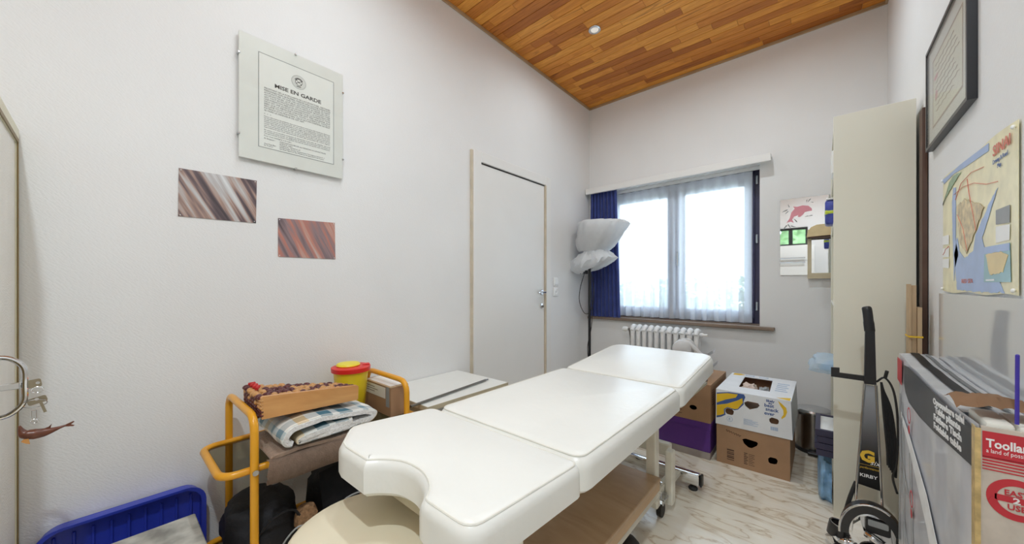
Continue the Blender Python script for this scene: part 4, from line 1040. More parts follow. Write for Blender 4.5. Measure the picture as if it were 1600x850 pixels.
# the upper strip of the glass behind the dolphin is frosted
bm_ = T('beige_mirror', 'small beige framed wall mirror with a rounded hood beside the shelf unit', 'mirror', (0.0, YB - 0.03, 1.15))
B().plate(rect(-0.082, 1.155, 0.14, 1.51), [rect(-0.060, 1.195, 0.118, 1.455)], FYn(YB - 0.008), 0.028).ob('mirror_frame', 'beige_frame', bm_)
B().box((-0.061, YB - 0.016, 1.194), (0.119, YB - 0.012, 1.456)).ob('mirror_glass', 'mirror', bm_)
hp = [(-0.085, 1.452), (-0.080, 1.490), (-0.062, 1.520), (-0.03, 1.535), (0.14, 1.54), (0.14, 1.46)]
B().plate(hp, [], FYn(YB - 0.037), 0.055).ob('hood', 'beige_hood', bm_)
B().box((-0.078, YB - 0.088, 1.442), (0.139, YB - 0.04, 1.4515)).ob('hood_lip', 'chocolate_board', bm_)

# ================================================================== shelf unit at the right
su = T('shelf_unit', 'tall cream bookcase standing side-on by the right wall', 'bookcase', (0.17, 2.65, 0))
SX0, SX1, SY0, SY1, SZ = 0.040, 0.305, 2.30, 3.00, 1.915
B().box((SX0, SY0, 0), (SX1, SY0 + 0.018, SZ), 0.001).ob('side_panel', 'laminate_cream', su)
B().box((SX0, SY1 - 0.018, 0), (SX1, SY1, SZ), 0.001).ob('side_panel', 'laminate_cream', su)
for z in (0.04, 0.235, 0.62, 1.00, 1.41, 1.66, SZ - 0.02):
    B().box((SX0 + 0.002, SY0 + 0.0185, z), (SX1 - 0.006, SY1 - 0.0185, z + 0.018)).ob('shelf', 'laminate_cream', su)
B().box((SX1 - 0.0055, SY0 + 0.0185, 0.0), (SX1 - 0.001, SY1 - 0.0185, SZ)).ob('back_panel', 'laminate_cream', su)
o = B().box((0.308, 2.20, 0.0), (0.3225, 2.26, 1.835), 0.001).ob('brown_plank', 'chocolate_board'); tag(o, 'narrow dark brown plank wedged between bookcase and right wall', 'plank')
cs = T('cardboard_sheet', 'folded tan cardboard held by a rubber band, by the bookcase', 'cardboard', (0.29, 2.18, 0))
B().box((0.262, 2.125, 0.0), (0.268, 2.19, 1.113)).box((0.2685, 2.132, 0.0), (0.283, 2.188, 1.108)).ob('inner_sheet', 'cardboard_light', cs)
B().box((0.284, 2.118, 0.0), (0.296, 2.19, 1.02)).ob('outer_sheet', 'cardboard_light', cs)
B().plate(rect(0.259, 2.115, 0.299, 2.193), [rect(0.2612, 2.1172, 0.2968, 2.1908)], FZ(0.90), 0.006).ob('rubber_band', 'print_yellow', cs)

# things on the shelves that stick out past the side panel
sp = T('snack_pack', 'blue and lime packet on the bookcase shelf beside the mirror', 'packet', (0.03, 2.56, 1.428))
B().box((0.010, 2.50, 1.4285), (0.102, 2.62, 1.556), 0.012, 2).ob('packet_body', 'blue_pack', sp, 60)
B().box((0.0085, 2.4985, 1.475), (0.1035, 2.6215, 1.508), 0.012, 2).ob('lime_band', 'lime_pack', sp)
B().box((0.014, 2.5, 1.5562), (0.098, 2.62, 1.564), 0.003).ob('packet_seam', 'print_white', sp)
o = blob((0.052, 2.58, 0.685), (0.105, 0.12, 0.045), 9.0, 0.35, 0.6385).ob('blue_bag', 'clear_bag', None, 60); tag(o, 'clear plastic bag of blue cloths spilling off the bookcase shelf', 'plastic bag')
o = blob((0.085, 2.58, 0.668), (0.085, 0.08, 0.028), 4.0, 0.3, 0.6386).ob('blue_cloths', 'blue_film', None, 60); tag(o, 'folded blue cloths inside the clear plastic bag', 'cloths')
o = B().lathe([(0.03, 1.018), (0.032, 1.025), (0.032, 1.15), (0.014, 1.175), (0.014, 1.195)], (0.075, 2.48, 0), 18).ob('white_bottle', 'white_plastic'); tag(o, 'white bottle on the bookcase shelf below the mirrors', 'bottle')
o = B().box((0.036, 2.45, 1.678), (0.12, 2.60, 1.80), 0.006).ob('paper_stack', 'paper'); tag(o, 'white paper stack on the top bookcase shelf', 'papers')
for k in range(4):
    z = 0.254 + k * 0.033
    dx = (-0.024, -0.030, -0.020, -0.028)[k]
    pf = T('picture_frame', ('lowest', 'second', 'third', 'topmost')[k] + ' dark blue picture frame of the stack on the low shelf', 'picture frame', (0.06, 2.5, z), 'stacked dark picture frames')
    B().plate(rect(dx, 2.36, dx + 0.24, 2.66), [rect(dx + 0.02, 2.38, dx + 0.22, 2.64)], FZ(z), 0.030).ob('frame', 'navy_frame', pf)
    B().box((dx + 0.0195, 2.3795, z + 0.002), (dx + 0.2205, 2.6405, z + 0.024)).ob('picture', 'paper', pf)
o = B().box((0.045, 2.36, 0.40), (0.06, 2.40, 0.56), 0.003).ob('booklet', 'pale_bottle'); tag(o, 'pale blue booklet upright on the low bookcase shelf', 'booklet')
lf = blob((0.025, 2.52, 0.10), (0.040, 0.12, 0.135), 7.0, 0.3, 0.001).ob('blue_sack', 'blue_film', None, 60); tag(lf, 'blue plastic sack slumped on the floor against the bookcase', 'plastic bag')
for v in lf.data.vertices:
    if v.co.x + lf.location.x > 0.036: v.co.x = 0.036 - lf.location.x

# pedal bin
pbn = T('pedal_bin', 'small chrome pedal bin in the corner by the bookcase', 'bin', (-0.045, 3.135, 0))
cx, cy = -0.045, 3.135
B().lathe([(0.098, 0.0), (0.100, 0.006), (0.100, 0.022), (0.096, 0.024)], (cx, cy, 0), 32).ob('base_ring', 'black_plastic', pbn)
B().lathe([(0.0945, 0.023), (0.0945, 0.255), (0.092, 0.257)], (cx, cy, 0), 40).ob('bin_body', 'dark_steel', pbn)
B().lathe([(0.097, 0.2575), (0.098, 0.268), (0.090, 0.279), (0.05, 0.286)], (cx, cy, 0), 40).ob('lid', 'steel', pbn)
B().box((cx - 0.03, cy - 0.14, 0.012), (cx + 0.03, cy - 0.098, 0.026), 0.005).ob('pedal', 'black_plastic', pbn)

# ================================================================== fruit cartons under the window
def carton_front(outer, holes, y, mat_, root, t=0.004):
    return B().plate(outer, holes, FYn(y + t), t).ob('front_wall', mat_, root)
TRI = [(-0.366, 0.175), (-0.349, 0.184), (-0.292, 0.179), (-0.287, 0.171), (-0.292, 0.156), (-0.317, 0.135), (-0.335, 0.134), (-0.357, 0.152)]
OVL = [(-0.238, 0.099), (-0.227, 0.111), (-0.2, 0.111), (-0.193, 0.1), (-0.197, 0.08), (-0.21, 0.074), (-0.23, 0.073), (-0.237, 0.08)]
lo = T('fruit_carton', 'plain brown fruit carton with triangular hand hole under the banana carton', 'box', (-0.32, 2.79, 0), 'fruit cartons')
carton_front(rect(-0.503, 0, -0.137, 0.235), [TRI, OVL], 2.54, 'cardboard', lo)
B().box((-0.503, 2.5445, 0), (-0.499, 3.04, 0.235)).box((-0.141, 2.5445, 0), (-0.137, 3.04, 0.235)).box((-0.4985, 3.036, 0), (-0.1415, 3.04, 0.235)).ob('side_wall', 'cardboard', lo)
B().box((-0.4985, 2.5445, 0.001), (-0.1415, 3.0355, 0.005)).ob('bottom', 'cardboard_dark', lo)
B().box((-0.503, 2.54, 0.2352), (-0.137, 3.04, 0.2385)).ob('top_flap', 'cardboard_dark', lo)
F2 = FYn(2.5397)
b = B()
for k in range(6): b.poly(rect(-0.446, 0.030 + k * 0.0115, -0.408, 0.0345 + k * 0.0115 + 0.003 * (k % 2)), F2, 0.0004)
for k in range(7): b.poly(rect(-0.357, 0.030 + k * 0.0105, -0.357 + (0.018, 0.014, 0.02, 0.016, 0.02, 0.012, 0.018)[k], 0.035 + k * 0.0105), F2, 0.0004).poly(rect(-0.333, 0.030 + k * 0.0105, -0.333 + (0.03, 0.022, 0.028, 0.02, 0.03, 0.025, 0.03)[k], 0.0325 + k * 0.0105), F2, 0.0004)
b.ob('printed_table', 'print_brown', lo, kind='stuff')
B().tube([(-0.452 + 0.0042 * k, 2.5395, 0.208 - 0.0009 * k + 0.007 * math.sin(k * 2.1)) for k in range(20)], 0.0014, 4).ob('scribble', 'print_brown', lo)

up = T('fruit_carton', 'white banana carton printed likely the best snack ever, on a brown carton', 'box', (-0.315, 2.79, 0.239), 'fruit cartons')
z0, z1 = 0.239, 0.452
MID = [(-0.356, 0.401), (-0.338, 0.414), (-0.285, 0.412), (-0.278, 0.399), (-0.288, 0.384), (-0.327, 0.365), (-0.349, 0.383)]
H1 = [(-0.454, 0.337), (-0.443, 0.349), (-0.416, 0.346), (-0.408, 0.335), (-0.412, 0.314), (-0.423, 0.309), (-0.446, 0.312), (-0.453, 0.321)]
H2 = [(-0.232, 0.334), (-0.22, 0.345), (-0.193, 0.341), (-0.187, 0.332), (-0.19, 0.314), (-0.2, 0.309), (-0.223, 0.309), (-0.231, 0.318)]
carton_front([(-0.507, z0), (-0.125, z0), (-0.133, z1), (-0.503, z1)], [MID, H1, H2], 2.532, 'banana_white', up)
B().box((-0.506, 2.5365, z0), (-0.502, 3.08, z1)).box((-0.5015, 3.076, z0), (-0.1345, 3.08, z1)).ob('side_wall', 'banana_white', up)
b = B(); b.rings([[(-0.125, 2.5365, z0), (-0.125, 3.08, z0), (-0.130, 3.08, z0), (-0.130, 2.5365, z0)], [(-0.133, 2.5365, z1), (-0.133, 3.08, z1), (-0.138, 3.08, z1), (-0.138, 2.5365, z1)]]).ob('side_wall', 'banana_white', up)
B().plate([(-0.505, 2.532), (-0.131, 2.532), (-0.131, 3.08), (-0.505, 3.08)], [[(-0.405, 2.68), (-0.243, 2.68), (-0.256, 3.0), (-0.415, 3.0)]], FZ(z1 + 0.0003), 0.004).ob('top_panel', 'banana_white', up)
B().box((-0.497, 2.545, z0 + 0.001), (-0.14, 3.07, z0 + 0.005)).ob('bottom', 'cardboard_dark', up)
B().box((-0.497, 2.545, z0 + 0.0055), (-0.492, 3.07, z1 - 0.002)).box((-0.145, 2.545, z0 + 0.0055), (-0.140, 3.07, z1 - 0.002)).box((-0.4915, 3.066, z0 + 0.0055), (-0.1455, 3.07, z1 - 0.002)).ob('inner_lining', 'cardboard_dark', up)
FB = FYn(2.5317)
B().poly([(-0.501, 0.433), (-0.435, 0.449), (-0.382, 0.4505), (-0.356, 0.450), (-0.349, 0.435), (-0.358, 0.405), (-0.357, 0.389), (-0.386, 0.352), (-0.404, 0.344), (-0.4165, 0.3475), (-0.443, 0.3505), (-0.456, 0.337), (-0.4545, 0.321), (-0.452, 0.305), (-0.475, 0.288), (-0.501, 0.277)], FB, 0.0004).ob('banana_outline', 'print_blue', up)
FB2 = FYn(2.5312)
B().poly([(-0.501, 0.425), (-0.443, 0.441), (-0.387, 0.444), (-0.398, 0.422), (-0.45, 0.4), (-0.501, 0.37)], FB2, 0.0004).poly([(-0.501, 0.356), (-0.443, 0.376), (-0.39, 0.406), (-0.364, 0.426), (-0.3615, 0.398), (-0.388, 0.356), (-0.406, 0.3505), (-0.443, 0.355), (-0.461, 0.338), (-0.460, 0.309), (-0.48, 0.297), (-0.501, 0.289)], FB2, 0.0004).ob('banana_print', 'print_yellow', up)
B().poly([(-0.192, 0.447), (-0.174, 0.434), (-0.154, 0.414), (-0.15, 0.391), (-0.158, 0.363), (-0.174, 0.347), (-0.176, 0.354), (-0.166, 0.375), (-0.167, 0.399), (-0.18, 0.421)], FB, 0.0004).ob('small_banana', 'print_yellow', up)
for s_, x, z, h_ in (('likely', -0.247, 0.431, 0.019), ('the', -0.236, 0.419, 0.013), ('best', -0.256, 0.401, 0.027), ('snack', -0.250, 0.379, 0.027), ('ever', -0.256, 0.355, 0.027)):
    text('lettering', s_, h_, at(FB, x, z), 'print_blue', up, bold=0.0007)
b = B().plate(arc(-0.43, 0.284, 0.016, 0, 345, 24), [arc(-0.43, 0.284, 0.0142, 0, 345, 24)], FB, 0.0004).ob('round_mark', 'print_sky', up)
text('lettering', 'E', 0.02, at(FB, -0.436, 0.277), 'print_sky', up, bold=0.0005)
b = B()
for k in range(6): b.poly(rect(-0.358, 0.272 + k * 0.006, -0.358 + (0.07, 0.05, 0.075, 0.06, 0.072, 0.045)[k], 0.2742 + k * 0.006), FB, 0.0003)
for k in range(9): b.poly(rect(-0.226 + k * 0.004, 0.272, -0.2238 + k * 0.004 + 0.001 * (k % 2), 0.292), FB, 0.0003)
for k in range(5): b.poly(rect(-0.222, 2.72 + k * 0.05, -0.16 - 0.01 * (k % 2), 2.735 + k * 0.05), FZ(z1 + 0.0045), 0.0003)
for k in range(2): b.plate(arc(-0.39 + k * 0.08, 3.045, 0.028, 0, 345, 20, 0.02), [arc(-0.39 + k * 0.08, 3.045, 0.022, 0, 345, 20, 0.013)], FZ(z1 + 0.0045), 0.0003)
b.ob('small_print', 'print_sky', up)
B().poly([(-0.49, 3.01), (-0.45, 3.02), (-0.42, 3.05), (-0.45, 3.075), (-0.49, 3.07)], FZ(z1 + 0.0045), 0.0003).poly([(-0.20, 2.56), (-0.137, 2.535), (-0.137, 2.60)], FZ(z1 + 0.0045), 0.0003).ob('top_banana', 'print_yellow', up)
M('tissue', (0.72, 0.58, 0.50), 0.8)
o = blob((-0.37, 2.83, 0.41), (0.04, 0.07, 0.035), 5.2, 0.5).ob('crumpled_paper', 'tissue', None, 40); tag(o, 'crumpled pinkish paper inside the white banana carton', 'paper')
o = blob((-0.285, 2.80, 0.412), (0.03, 0.055, 0.03), 2.9, 0.5).ob('paper_scrap', 'print_grey', None, 40); tag(o, 'grey paper scrap inside the white banana carton', 'paper')
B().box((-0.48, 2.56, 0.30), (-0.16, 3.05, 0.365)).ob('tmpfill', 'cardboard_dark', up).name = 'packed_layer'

# purple box and brown carton behind the foot end of the couch
gb = T('grey_box', 'low grey box on the floor beneath the purple box', 'box', (-0.71, 2.76, 0))
B().box((-0.885, 2.515, 0.0), (-0.535, 2.985, 0.042), 0.002).ob('box_base', 'grey_card', gb)
B().box((-0.887, 2.513, 0.028), (-0.533, 2.987, 0.0445)).ob('box_rim', 'grey_card', gb)
pu = T('purple_box', 'purple cardboard box between grey base and brown carton', 'box', (-0.71, 2.76, 0.045))
B().box((-0.885, 2.515, 0.045), (-0.533, 2.985, 0.228), 0.003).ob('box_body', 'purple_card', pu)
B().box((-0.888, 2.512, 0.19), (-0.530, 2.988, 0.2325), 0.002).ob('box_lid', 'purple_card', pu)
br = T('brown_carton', 'brown cardboard carton stacked on the purple box behind the couch', 'box', (-0.71, 2.76, 0.233))
RH = arc(-0.632, 0.315, 0.022, 0, 340, 14, 0.015)
B().plate(rect(-0.89, 0.233, -0.531, 0.472), [RH], FYn(2.516), 0.004).ob('front_wall', 'cardboard', br)
B().box((-0.535, 2.5165, 0.233), (-0.531, 2.99, 0.472)).box((-0.89, 2.5165, 0.233), (-0.886, 2.99, 0.472)).box((-0.8855, 2.986, 0.233), (-0.5355, 2.99, 0.472)).ob('side_wall', 'cardboard', br)
B().box((-0.8855, 2.5165, 0.234), (-0.5355, 2.9855, 0.238)).ob('bottom', 'cardboard_dark', br)
B().box((-0.89, 2.512, 0.4722), (-0.531, 2.99, 0.476)).ob('top_flap', 'cardboard', br)
b = B(); FXP = frame((-0.5308, 0, 0), (0, 1, 0), (0, 0, 1))
for k in range(7): b.poly(rect(2.555, 0.34 + k * 0.015, 2.60, 0.347 + k * 0.015), FXP, 0.0004)
for k in range(6): b.poly(rect(-0.77, 0.262 + k * 0.008, -0.77 + (0.07, 0.055, 0.06, 0.07, 0.05, 0.065)[k], 0.265 + k * 0.008), FYn(2.5117), 0.0004)
b.ob('printed_marks', 'print_brown', br)

# grey leg trainer and orange cutter on the brown carton
gl = T('leg_trainer', 'grey plastic exerciser with round hub lying on the brown carton', 'exerciser', (-0.66, 2.72, 0.476))
hm = frame((-0.752, 2.70, 0.655), (1, 0.25, 0), (0, 0, 1))
B().lathe([(0.045, -0.030), (0.060, -0.024), (0.064, 0.0), (0.060, 0.022), (0.040, 0.032)], n=32, m=hm).ob('hub', 'grey_plastic', gl)
B().lathe([(0.066, -0.012), (0.073, -0.008), (0.073, 0.008), (0.066, 0.012)], n=32, m=hm @ Matrix.Translation((0.02, 0.0, -0.03)), cap=(False, False)).ob('hub_ring', 'grey_plastic', gl)
B().tube(bez([(-0.75, 2.71, 0.712), (-0.70, 2.71, 0.690), (-0.64, 2.71, 0.632), (-0.60, 2.72, 0.600)]), 0.016, 10).ob('arm', 'grey_plastic', gl)
def paddle(pts, w_):
    b = B(); n = len(pts) - 1
    b.surf(lambda u, v: Vector(pts[min(int(round(u * n)), n)]) + Vector((0.0, (v - 0.5) * w_, 0.02 * (2 * v - 1) ** 2)), n, 8)
    return b.thick(0.008)
paddle(bez([(-0.63, 2.72, 0.600), (-0.59, 2.72, 0.622), (-0.555, 2.72, 0.650)]), 0.09).ob('thigh_pad', 'grey_plastic', gl, 60)
paddle(bez([(-0.65, 2.72, 0.545), (-0.60, 2.72, 0.535), (-0.56, 2.72, 0.550), (-0.538, 2.72, 0.572)]), 0.09).ob('thigh_pad', 'grey_plastic', gl, 60)
B().tube(bez([(-0.75, 2.71, 0.60), (-0.72, 2.71, 0.54), (-0.66, 2.72, 0.535)]), 0.016, 10).ob('arm', 'grey_plastic', gl)
B().box((-0.74, 2.67, 0.4765), (-0.67, 2.77, 0.492), 0.006).tube([(-0.71, 2.72, 0.49), (-0.715, 2.715, 0.56)], 0.014, 8).ob('stand', 'grey_plastic', gl)
oc = T('orange_cutter', 'orange handled hand tool lying on the brown carton', 'tool', (-0.63, 2.60, 0.476))
B().tube([(-0.66, 2.56, 0.486), (-0.60, 2.59, 0.486)], [0.009, 0.007], 8).tube([(-0.655, 2.60, 0.486), (-0.60, 2.595, 0.486)], [0.009, 0.007], 8).ob('handle', 'orange_plastic', oc)
B().box((-0.603, 2.583, 0.478), (-0.565, 2.605, 0.490), 0.003).ob('jaw', 'dark_steel', oc)

# ================================================================== upright vacuum cleaner
KY = 2.06
kv = T('vacuum_cleaner', 'black and silver upright vacuum cleaner leaning by the bookcase', 'vacuum cleaner', (0.14, 2.04, 0))
def slab(poly, y, t): return B().plate(poly, [], FYn(y), t)
B().tube(bez([(0.136, KY + 0.005, 1.018), (0.139, KY, 1.002), (0.143, KY, 0.955), (0.146, KY, 0.92)]), [0.012, 0.013] + [0.014] * 10 + [0.015] * 7, 12, flat=1.1).ob('grip', 'black_plastic', kv, 60)
B().rings([[(0.146 + a * 0.014, KY + b_ * 0.014, 0.922) for a, b_ in ((-1, -1), (1, -1), (1, 1), (-1, 1))], [(0.1465 + a * 0.0175, KY + b_ * 0.018, 0.706) for a, b_ in ((-1, -1), (1, -1), (1, 1), (-1, 1))]]).ob('upper_shaft', 'black_plastic', kv)
slab([(0.028, 0.755), (0.028, 0.716), (0.129, 0.722 - 0.008), (0.129, 0.735), (0.055, 0.736), (0.055, 0.757)], KY + 0.006, 0.012).ob('cord_hook', 'black_plastic', kv)
def trap(z, i):
    f = (0.70 - z) / 0.42
    return (0.1315 - 0.0235 * f + i, 0.1635 + 0.0155 * f - i)
pn = B()
a0, a1 = trap(0.70, 0), trap(0.215, 0)
b = B().tube([(a0[0], KY, 0.702), (a1[0], KY, 0.215)], 0.0045, 8).tube([(a0[1], KY, 0.702), (a1[1], KY, 0.215)], 0.0045, 8).tube([(a1[0], KY, 0.215), (a1[1], KY, 0.215)], 0.0045, 8)
b.ob('side_rail', 'steel', kv)
p0, p1 = trap(0.698, 0.0035), trap(0.285, 0.0035)
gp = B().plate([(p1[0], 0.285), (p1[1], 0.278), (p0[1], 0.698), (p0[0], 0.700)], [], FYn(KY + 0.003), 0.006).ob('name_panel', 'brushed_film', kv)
gp.data.transform(Matrix.Translation(ORG['vacuum_cleaner'])); gp.data.transform(Matrix.Translation(-ORG['vacuum_cleaner']))
FK = FYn(KY - 0.0034)
text('lettering', 'G', 0.062, at(FK, 0.117, 0.386), 'print_gold', kv, bold=0.0035, sx=0.95)
text('lettering', 'six', 0.026, at(FK, 0.146, 0.376, 0.0004), 'print_white', kv, shear=0.35)
B().poly(rect(0.115, 0.3705, 0.176, 0.3715), FK, 0.0003).ob('rule', 'print_gold', kv)
text('lettering', 'performance', 0.0125, at(FK, 0.117, 0.355), 'print_gold', kv, shear=0.3, sx=0.85)
text('lettering', 'KIRBY', 0.0185, at(FK, 0.116, 0.320), 'print_white', kv, bold=0.0004, sx=1.05)
for k in range(6):
    dx = 0.006 * k
    B().tube(bez([(0.180 + 0.2 * dx, KY + 0.012 + 0.004 * k, 0.715 - 0.006 * k), (0.186 + dx * 0.8, KY + 0.01 + 0.004 * k, 0.60), (0.196 + dx * 0.9, KY + 0.01 + 0.004 * k, 0.45), (0.198 + dx * 0.8, KY + 0.01 + 0.004 * k, 0.385 - 0.01 * k)]), 0.0042, 6).ob('cord_loop', 'black_rubber', kv)
B().tube(bez([(0.165, KY + 0.005, 0.715), (0.19, KY + 0.005, 0.735), (0.215, KY + 0.01, 0.68), (0.226, KY + 0.01, 0.55), (0.222, KY + 0.01, 0.40), (0.212, KY + 0.01, 0.34), (0.224, KY + 0.01, 0.28)]), 0.0038, 6).tube(bez([(0.19, KY + 0.006, 0.735), (0.195, KY, 0.765)], 3), 0.006, 6).ob('cord', 'black_rubber', kv)
B().tube(bez([(0.107, KY + 0.01, 0.285), (0.088, KY + 0.0, 0.22), (0.074, KY, 0.15), (0.066, KY, 0.09)]), 0.0075, 8).ob('hose', 'black_rubber', kv)
# motor body: chrome front, black arched cover
body = B().lathe([(0.035, -0.045), (0.072, -0.035), (0.085, -0.005), (0.085, 0.045), (0.070, 0.065)], n=36, m=frame((0.148, KY - 0.02, 0.135), (1, 0, 0), (0, 0, 1)), sy=1.15).ob('motor_housing', 'chrome', kv, 50)
out_ = arc(0.146, 0.125, 0.092, 20, 185, 20, 0.125); in_ = arc(0.146, 0.125, 0.066, 20, 185, 20, 0.093)
B().plate(out_ + list(reversed(in_)), [], FYn(KY - 0.055), 0.05).ob('arch_cover', 'kirby_black', kv)
B().tube([(x, KY - 0.104, z) for x, z in arc(0.146, 0.125, 0.094, 60, 185, 16, 0.127)], 0.004, 8).ob('arch_trim', 'chrome', kv)
B().plate(rrect(0.128, 0.145, 0.196, 0.200, 0.008), [], FYn(KY - 0.075), 0.022).ob('headlight', 'black_plastic', kv)
B().plate(rrect(0.134, 0.172, 0.190, 0.196, 0.004), [], FYn(KY - 0.0985), 0.002).ob('headlight_lens', 'print_grey', kv)
B().plate([(0.092, 0.165), (0.112, 0.19), (0.122, 0.15), (0.124, 0.125), (0.088, 0.118)], [], FYn(KY - 0.08), 0.035).ob('belt_cover', 'chrome', kv)
B().tube(bez([(0.126, KY - 0.11, 0.140), (0.150, KY - 0.12, 0.132), (0.185, KY - 0.11, 0.108)]), 0.010, 10).ob('lift_bar', 'chrome', kv)
B().lathe([(0.012, 0), (0.020, 0.004), (0.020, 0.014), (0.010, 0.018)], n=18, m=frame((0.164, KY - 0.115, 0.092), (1, 0, 0), (0, 0, 1))).ob('knob', 'steel', kv)
B().lathe([(0.020, 0.0), (0.048, 0.002), (0.050, 0.014), (0.040, 0.02)], n=28, m=frame((0.160, KY - 0.105, 0.048), (1, 0, 0), (0, 0, 1)), sy=0.95).ob('fan_cover', 'kirby_black', kv)
noz = Matrix.Translation((0.046, KY - 0.03, 0.055)) @ Matrix.Rotation(R(12), 4, 'Y')
B().lathe([(0.034, 0.0), (0.036, 0.03), (0.036, 0.052), (0.030, 0.054), (0.028, 0.02)], n=28, m=noz, cap=(True, True)).ob('hose_port', 'kirby_black', kv)
B().lathe([(0.0295, 0.0535), (0.0335, 0.056), (0.0335, 0.0525)], n=28, m=noz, cap=(False, False)).ob('port_ring', 'steel', kv)
B().tube(bez([(0.040, KY - 0.03, 0.058), (0.052, KY - 0.035, 0.040), (0.085, KY - 0.04, 0.045), (0.12, KY - 0.03, 0.070)]), [0.036] * 6 + [0.035] * 6 + [0.03] * 7, 16).ob('port_elbow', 'chrome', kv, 60)
B().box((0.094, KY - 0.092, 0.052), (0.106, KY - 0.083, 0.078), 0.003).ob('switch', 'black_plastic', kv)
B().box((0.03, KY - 0.09, 0.004), (0.215, KY + 0.06, 0.032), 0.01, 2).ob('floor_head', 'kirby_black', kv)
for x in (0.085, 0.20):
    B().cyl((x - 0.01, KY + 0.075, 0.03), (x + 0.01, KY + 0.075, 0.03), 0.03, n=18).ob('wheel', 'black_rubber', kv)
o = B().box((0.0, 1.915, 0.001), (0.035, 1.945, 0.045), 0.003).ob('black_packet', 'black_plastic'); tag(o, 'small black packet on the floor beside the vacuum cleaner', 'packet')

# ================================================================== folding-table carton
tb = T('table_carton', 'tall worn carton of a folding table leaning at the right wall', 'box', (0.26, 1.5, 0))
TX0, TX1, TY0, TY1, TZ = 0.215, 0.303, 1.047, 1.942, 0.856
b = B(); n = 24
def topz(y): return TZ - 0.010 * math.sin((y - TY0) / (TY1 - TY0) * 3.14) + 0.004 * noise.noise(Vector((y * 9, 0, 0)))
lo_, hi_ = [], []
b.surf(lambda u, v: Vector((TX0 + 0.003 * noise.noise(Vector((u * 6, v * 6, 1))), TY0 + (TY1 - TY0) * u, v * topz(TY0 + (TY1 - TY0) * u))), n, 10)
b.ob('left_side', 'toolland_grey', tb, 60)
B().surf(lambda u, v: Vector((TX0 + (TX1 - TX0) * v, TY0 + 0.10 + (TY1 - TY0 - 0.10) * u, topz(TY0 + 0.10 + (TY1 - TY0 - 0.1) * u) + 0.004 * math.sin(v * 3.1))), n, 4).thick(0.003).ob('top_panel', 'print_white', tb, 60)
B().box((TX0, TY1 - 0.004, 0), (TX1, TY1, TZ - 0.005)).ob('far_end', 'toolland_grey', tb)
B().box((TX1 - 0.004, TY0, 0), (TX1, TY1 - 0.0045, TZ - 0.012)).ob('right_side', 'toolland_grey', tb)
B().box((TX0 + 0.002, TY0, 0), (TX1 - 0.0045, TY0 + 0.004, TZ - 0.002)).ob('near_end', 'toolland_front', tb)
FT = FXn(TX0 - 0.0042)
def L(pts): return [(-y, z) for y, z in pts]
B().poly(L([(1.05, 0.772), (1.08, 0.770), (1.22, 0.757), (1.358, 0.7425), (1.55, 0.730), (1.71, 0.730), (1.77, 0.748), (1.80, 0.772), (1.80, 0.835), (1.72, 0.842), (1.5, 0.840), (1.25, 0.838), (1.05, 0.845)]), FT, 0.0006).ob('title_band', 'charcoal_print', tb)
FT2 = FXn(TX0 - 0.0050)
for s_, y, z in (('Opvouwbare tafel', 1.372, 0.812), ('Table pliante', 1.352, 0.795), ('Faltbare Tisch', 1.366, 0.774), ('Foldable table', 1.366, 0.753)):
    text('lettering', s_, 0.0205, at(FT2, -y, z) @ Matrix.Rotation(R(5.2), 4, 'Z'), 'print_white', tb, bold=0.0009, sx=2.05 if s_[0] != 'O' else 1.75)
B().poly(L([(1.85, 0.755), (1.94, 0.76), (1.94, 0.842), (1.85, 0.842)]), FT, 0.0006).ob('red_corner', 'print_red', tb)
B().poly(L([(1.05, 0.26), (1.2, 0.40), (1.45, 0.545), (1.7, 0.625), (1.86, 0.66), (1.86, 0.64), (1.7, 0.58), (1.45, 0.46), (1.25, 0.30), (1.12, 0.14), (1.05, 0.10)]), FT, 0.0006).ob('table_picture', 'print_white', tb)
b = B()
for (y0, z0_, y1, z1_) in ((1.84, 0.70, 1.80, 0.10), (1.88, 0.72, 1.92, 0.05), (1.70, 0.57, 1.62, 0.05), (1.90, 0.50, 1.74, 0.42), (1.80, 0.30, 1.60, 0.02)):
    d_ = Vector((y1 - y0, z1_ - z0_)).normalized(); q = Vector((-d_.y, d_.x)) * 0.005
    b.poly(L([(y0 - q.x, z0_ - q.y), (y0 + q.x, z0_ + q.y), (y1 + q.x, z1_ + q.y), (y1 - q.x, z1_ - q.y)]), FT, 0.0006)
b.ob('table_legs_picture', 'print_grey', tb)
for y, z in ((1.70, 0.69), (1.66, 0.44)):
    B().plate(arc(-y, z, 0.026, 0, 345, 20, 0.026), [arc(-y, z, 0.021, 0, 345, 20, 0.021)], FXn(TX0 - 0.0052), 0.0006).poly(arc(-y, z - 0.045, 0.014, 0, 345, 16), FXn(TX0 - 0.0052), 0.0006).ob('warning_mark', 'print_red', tb)
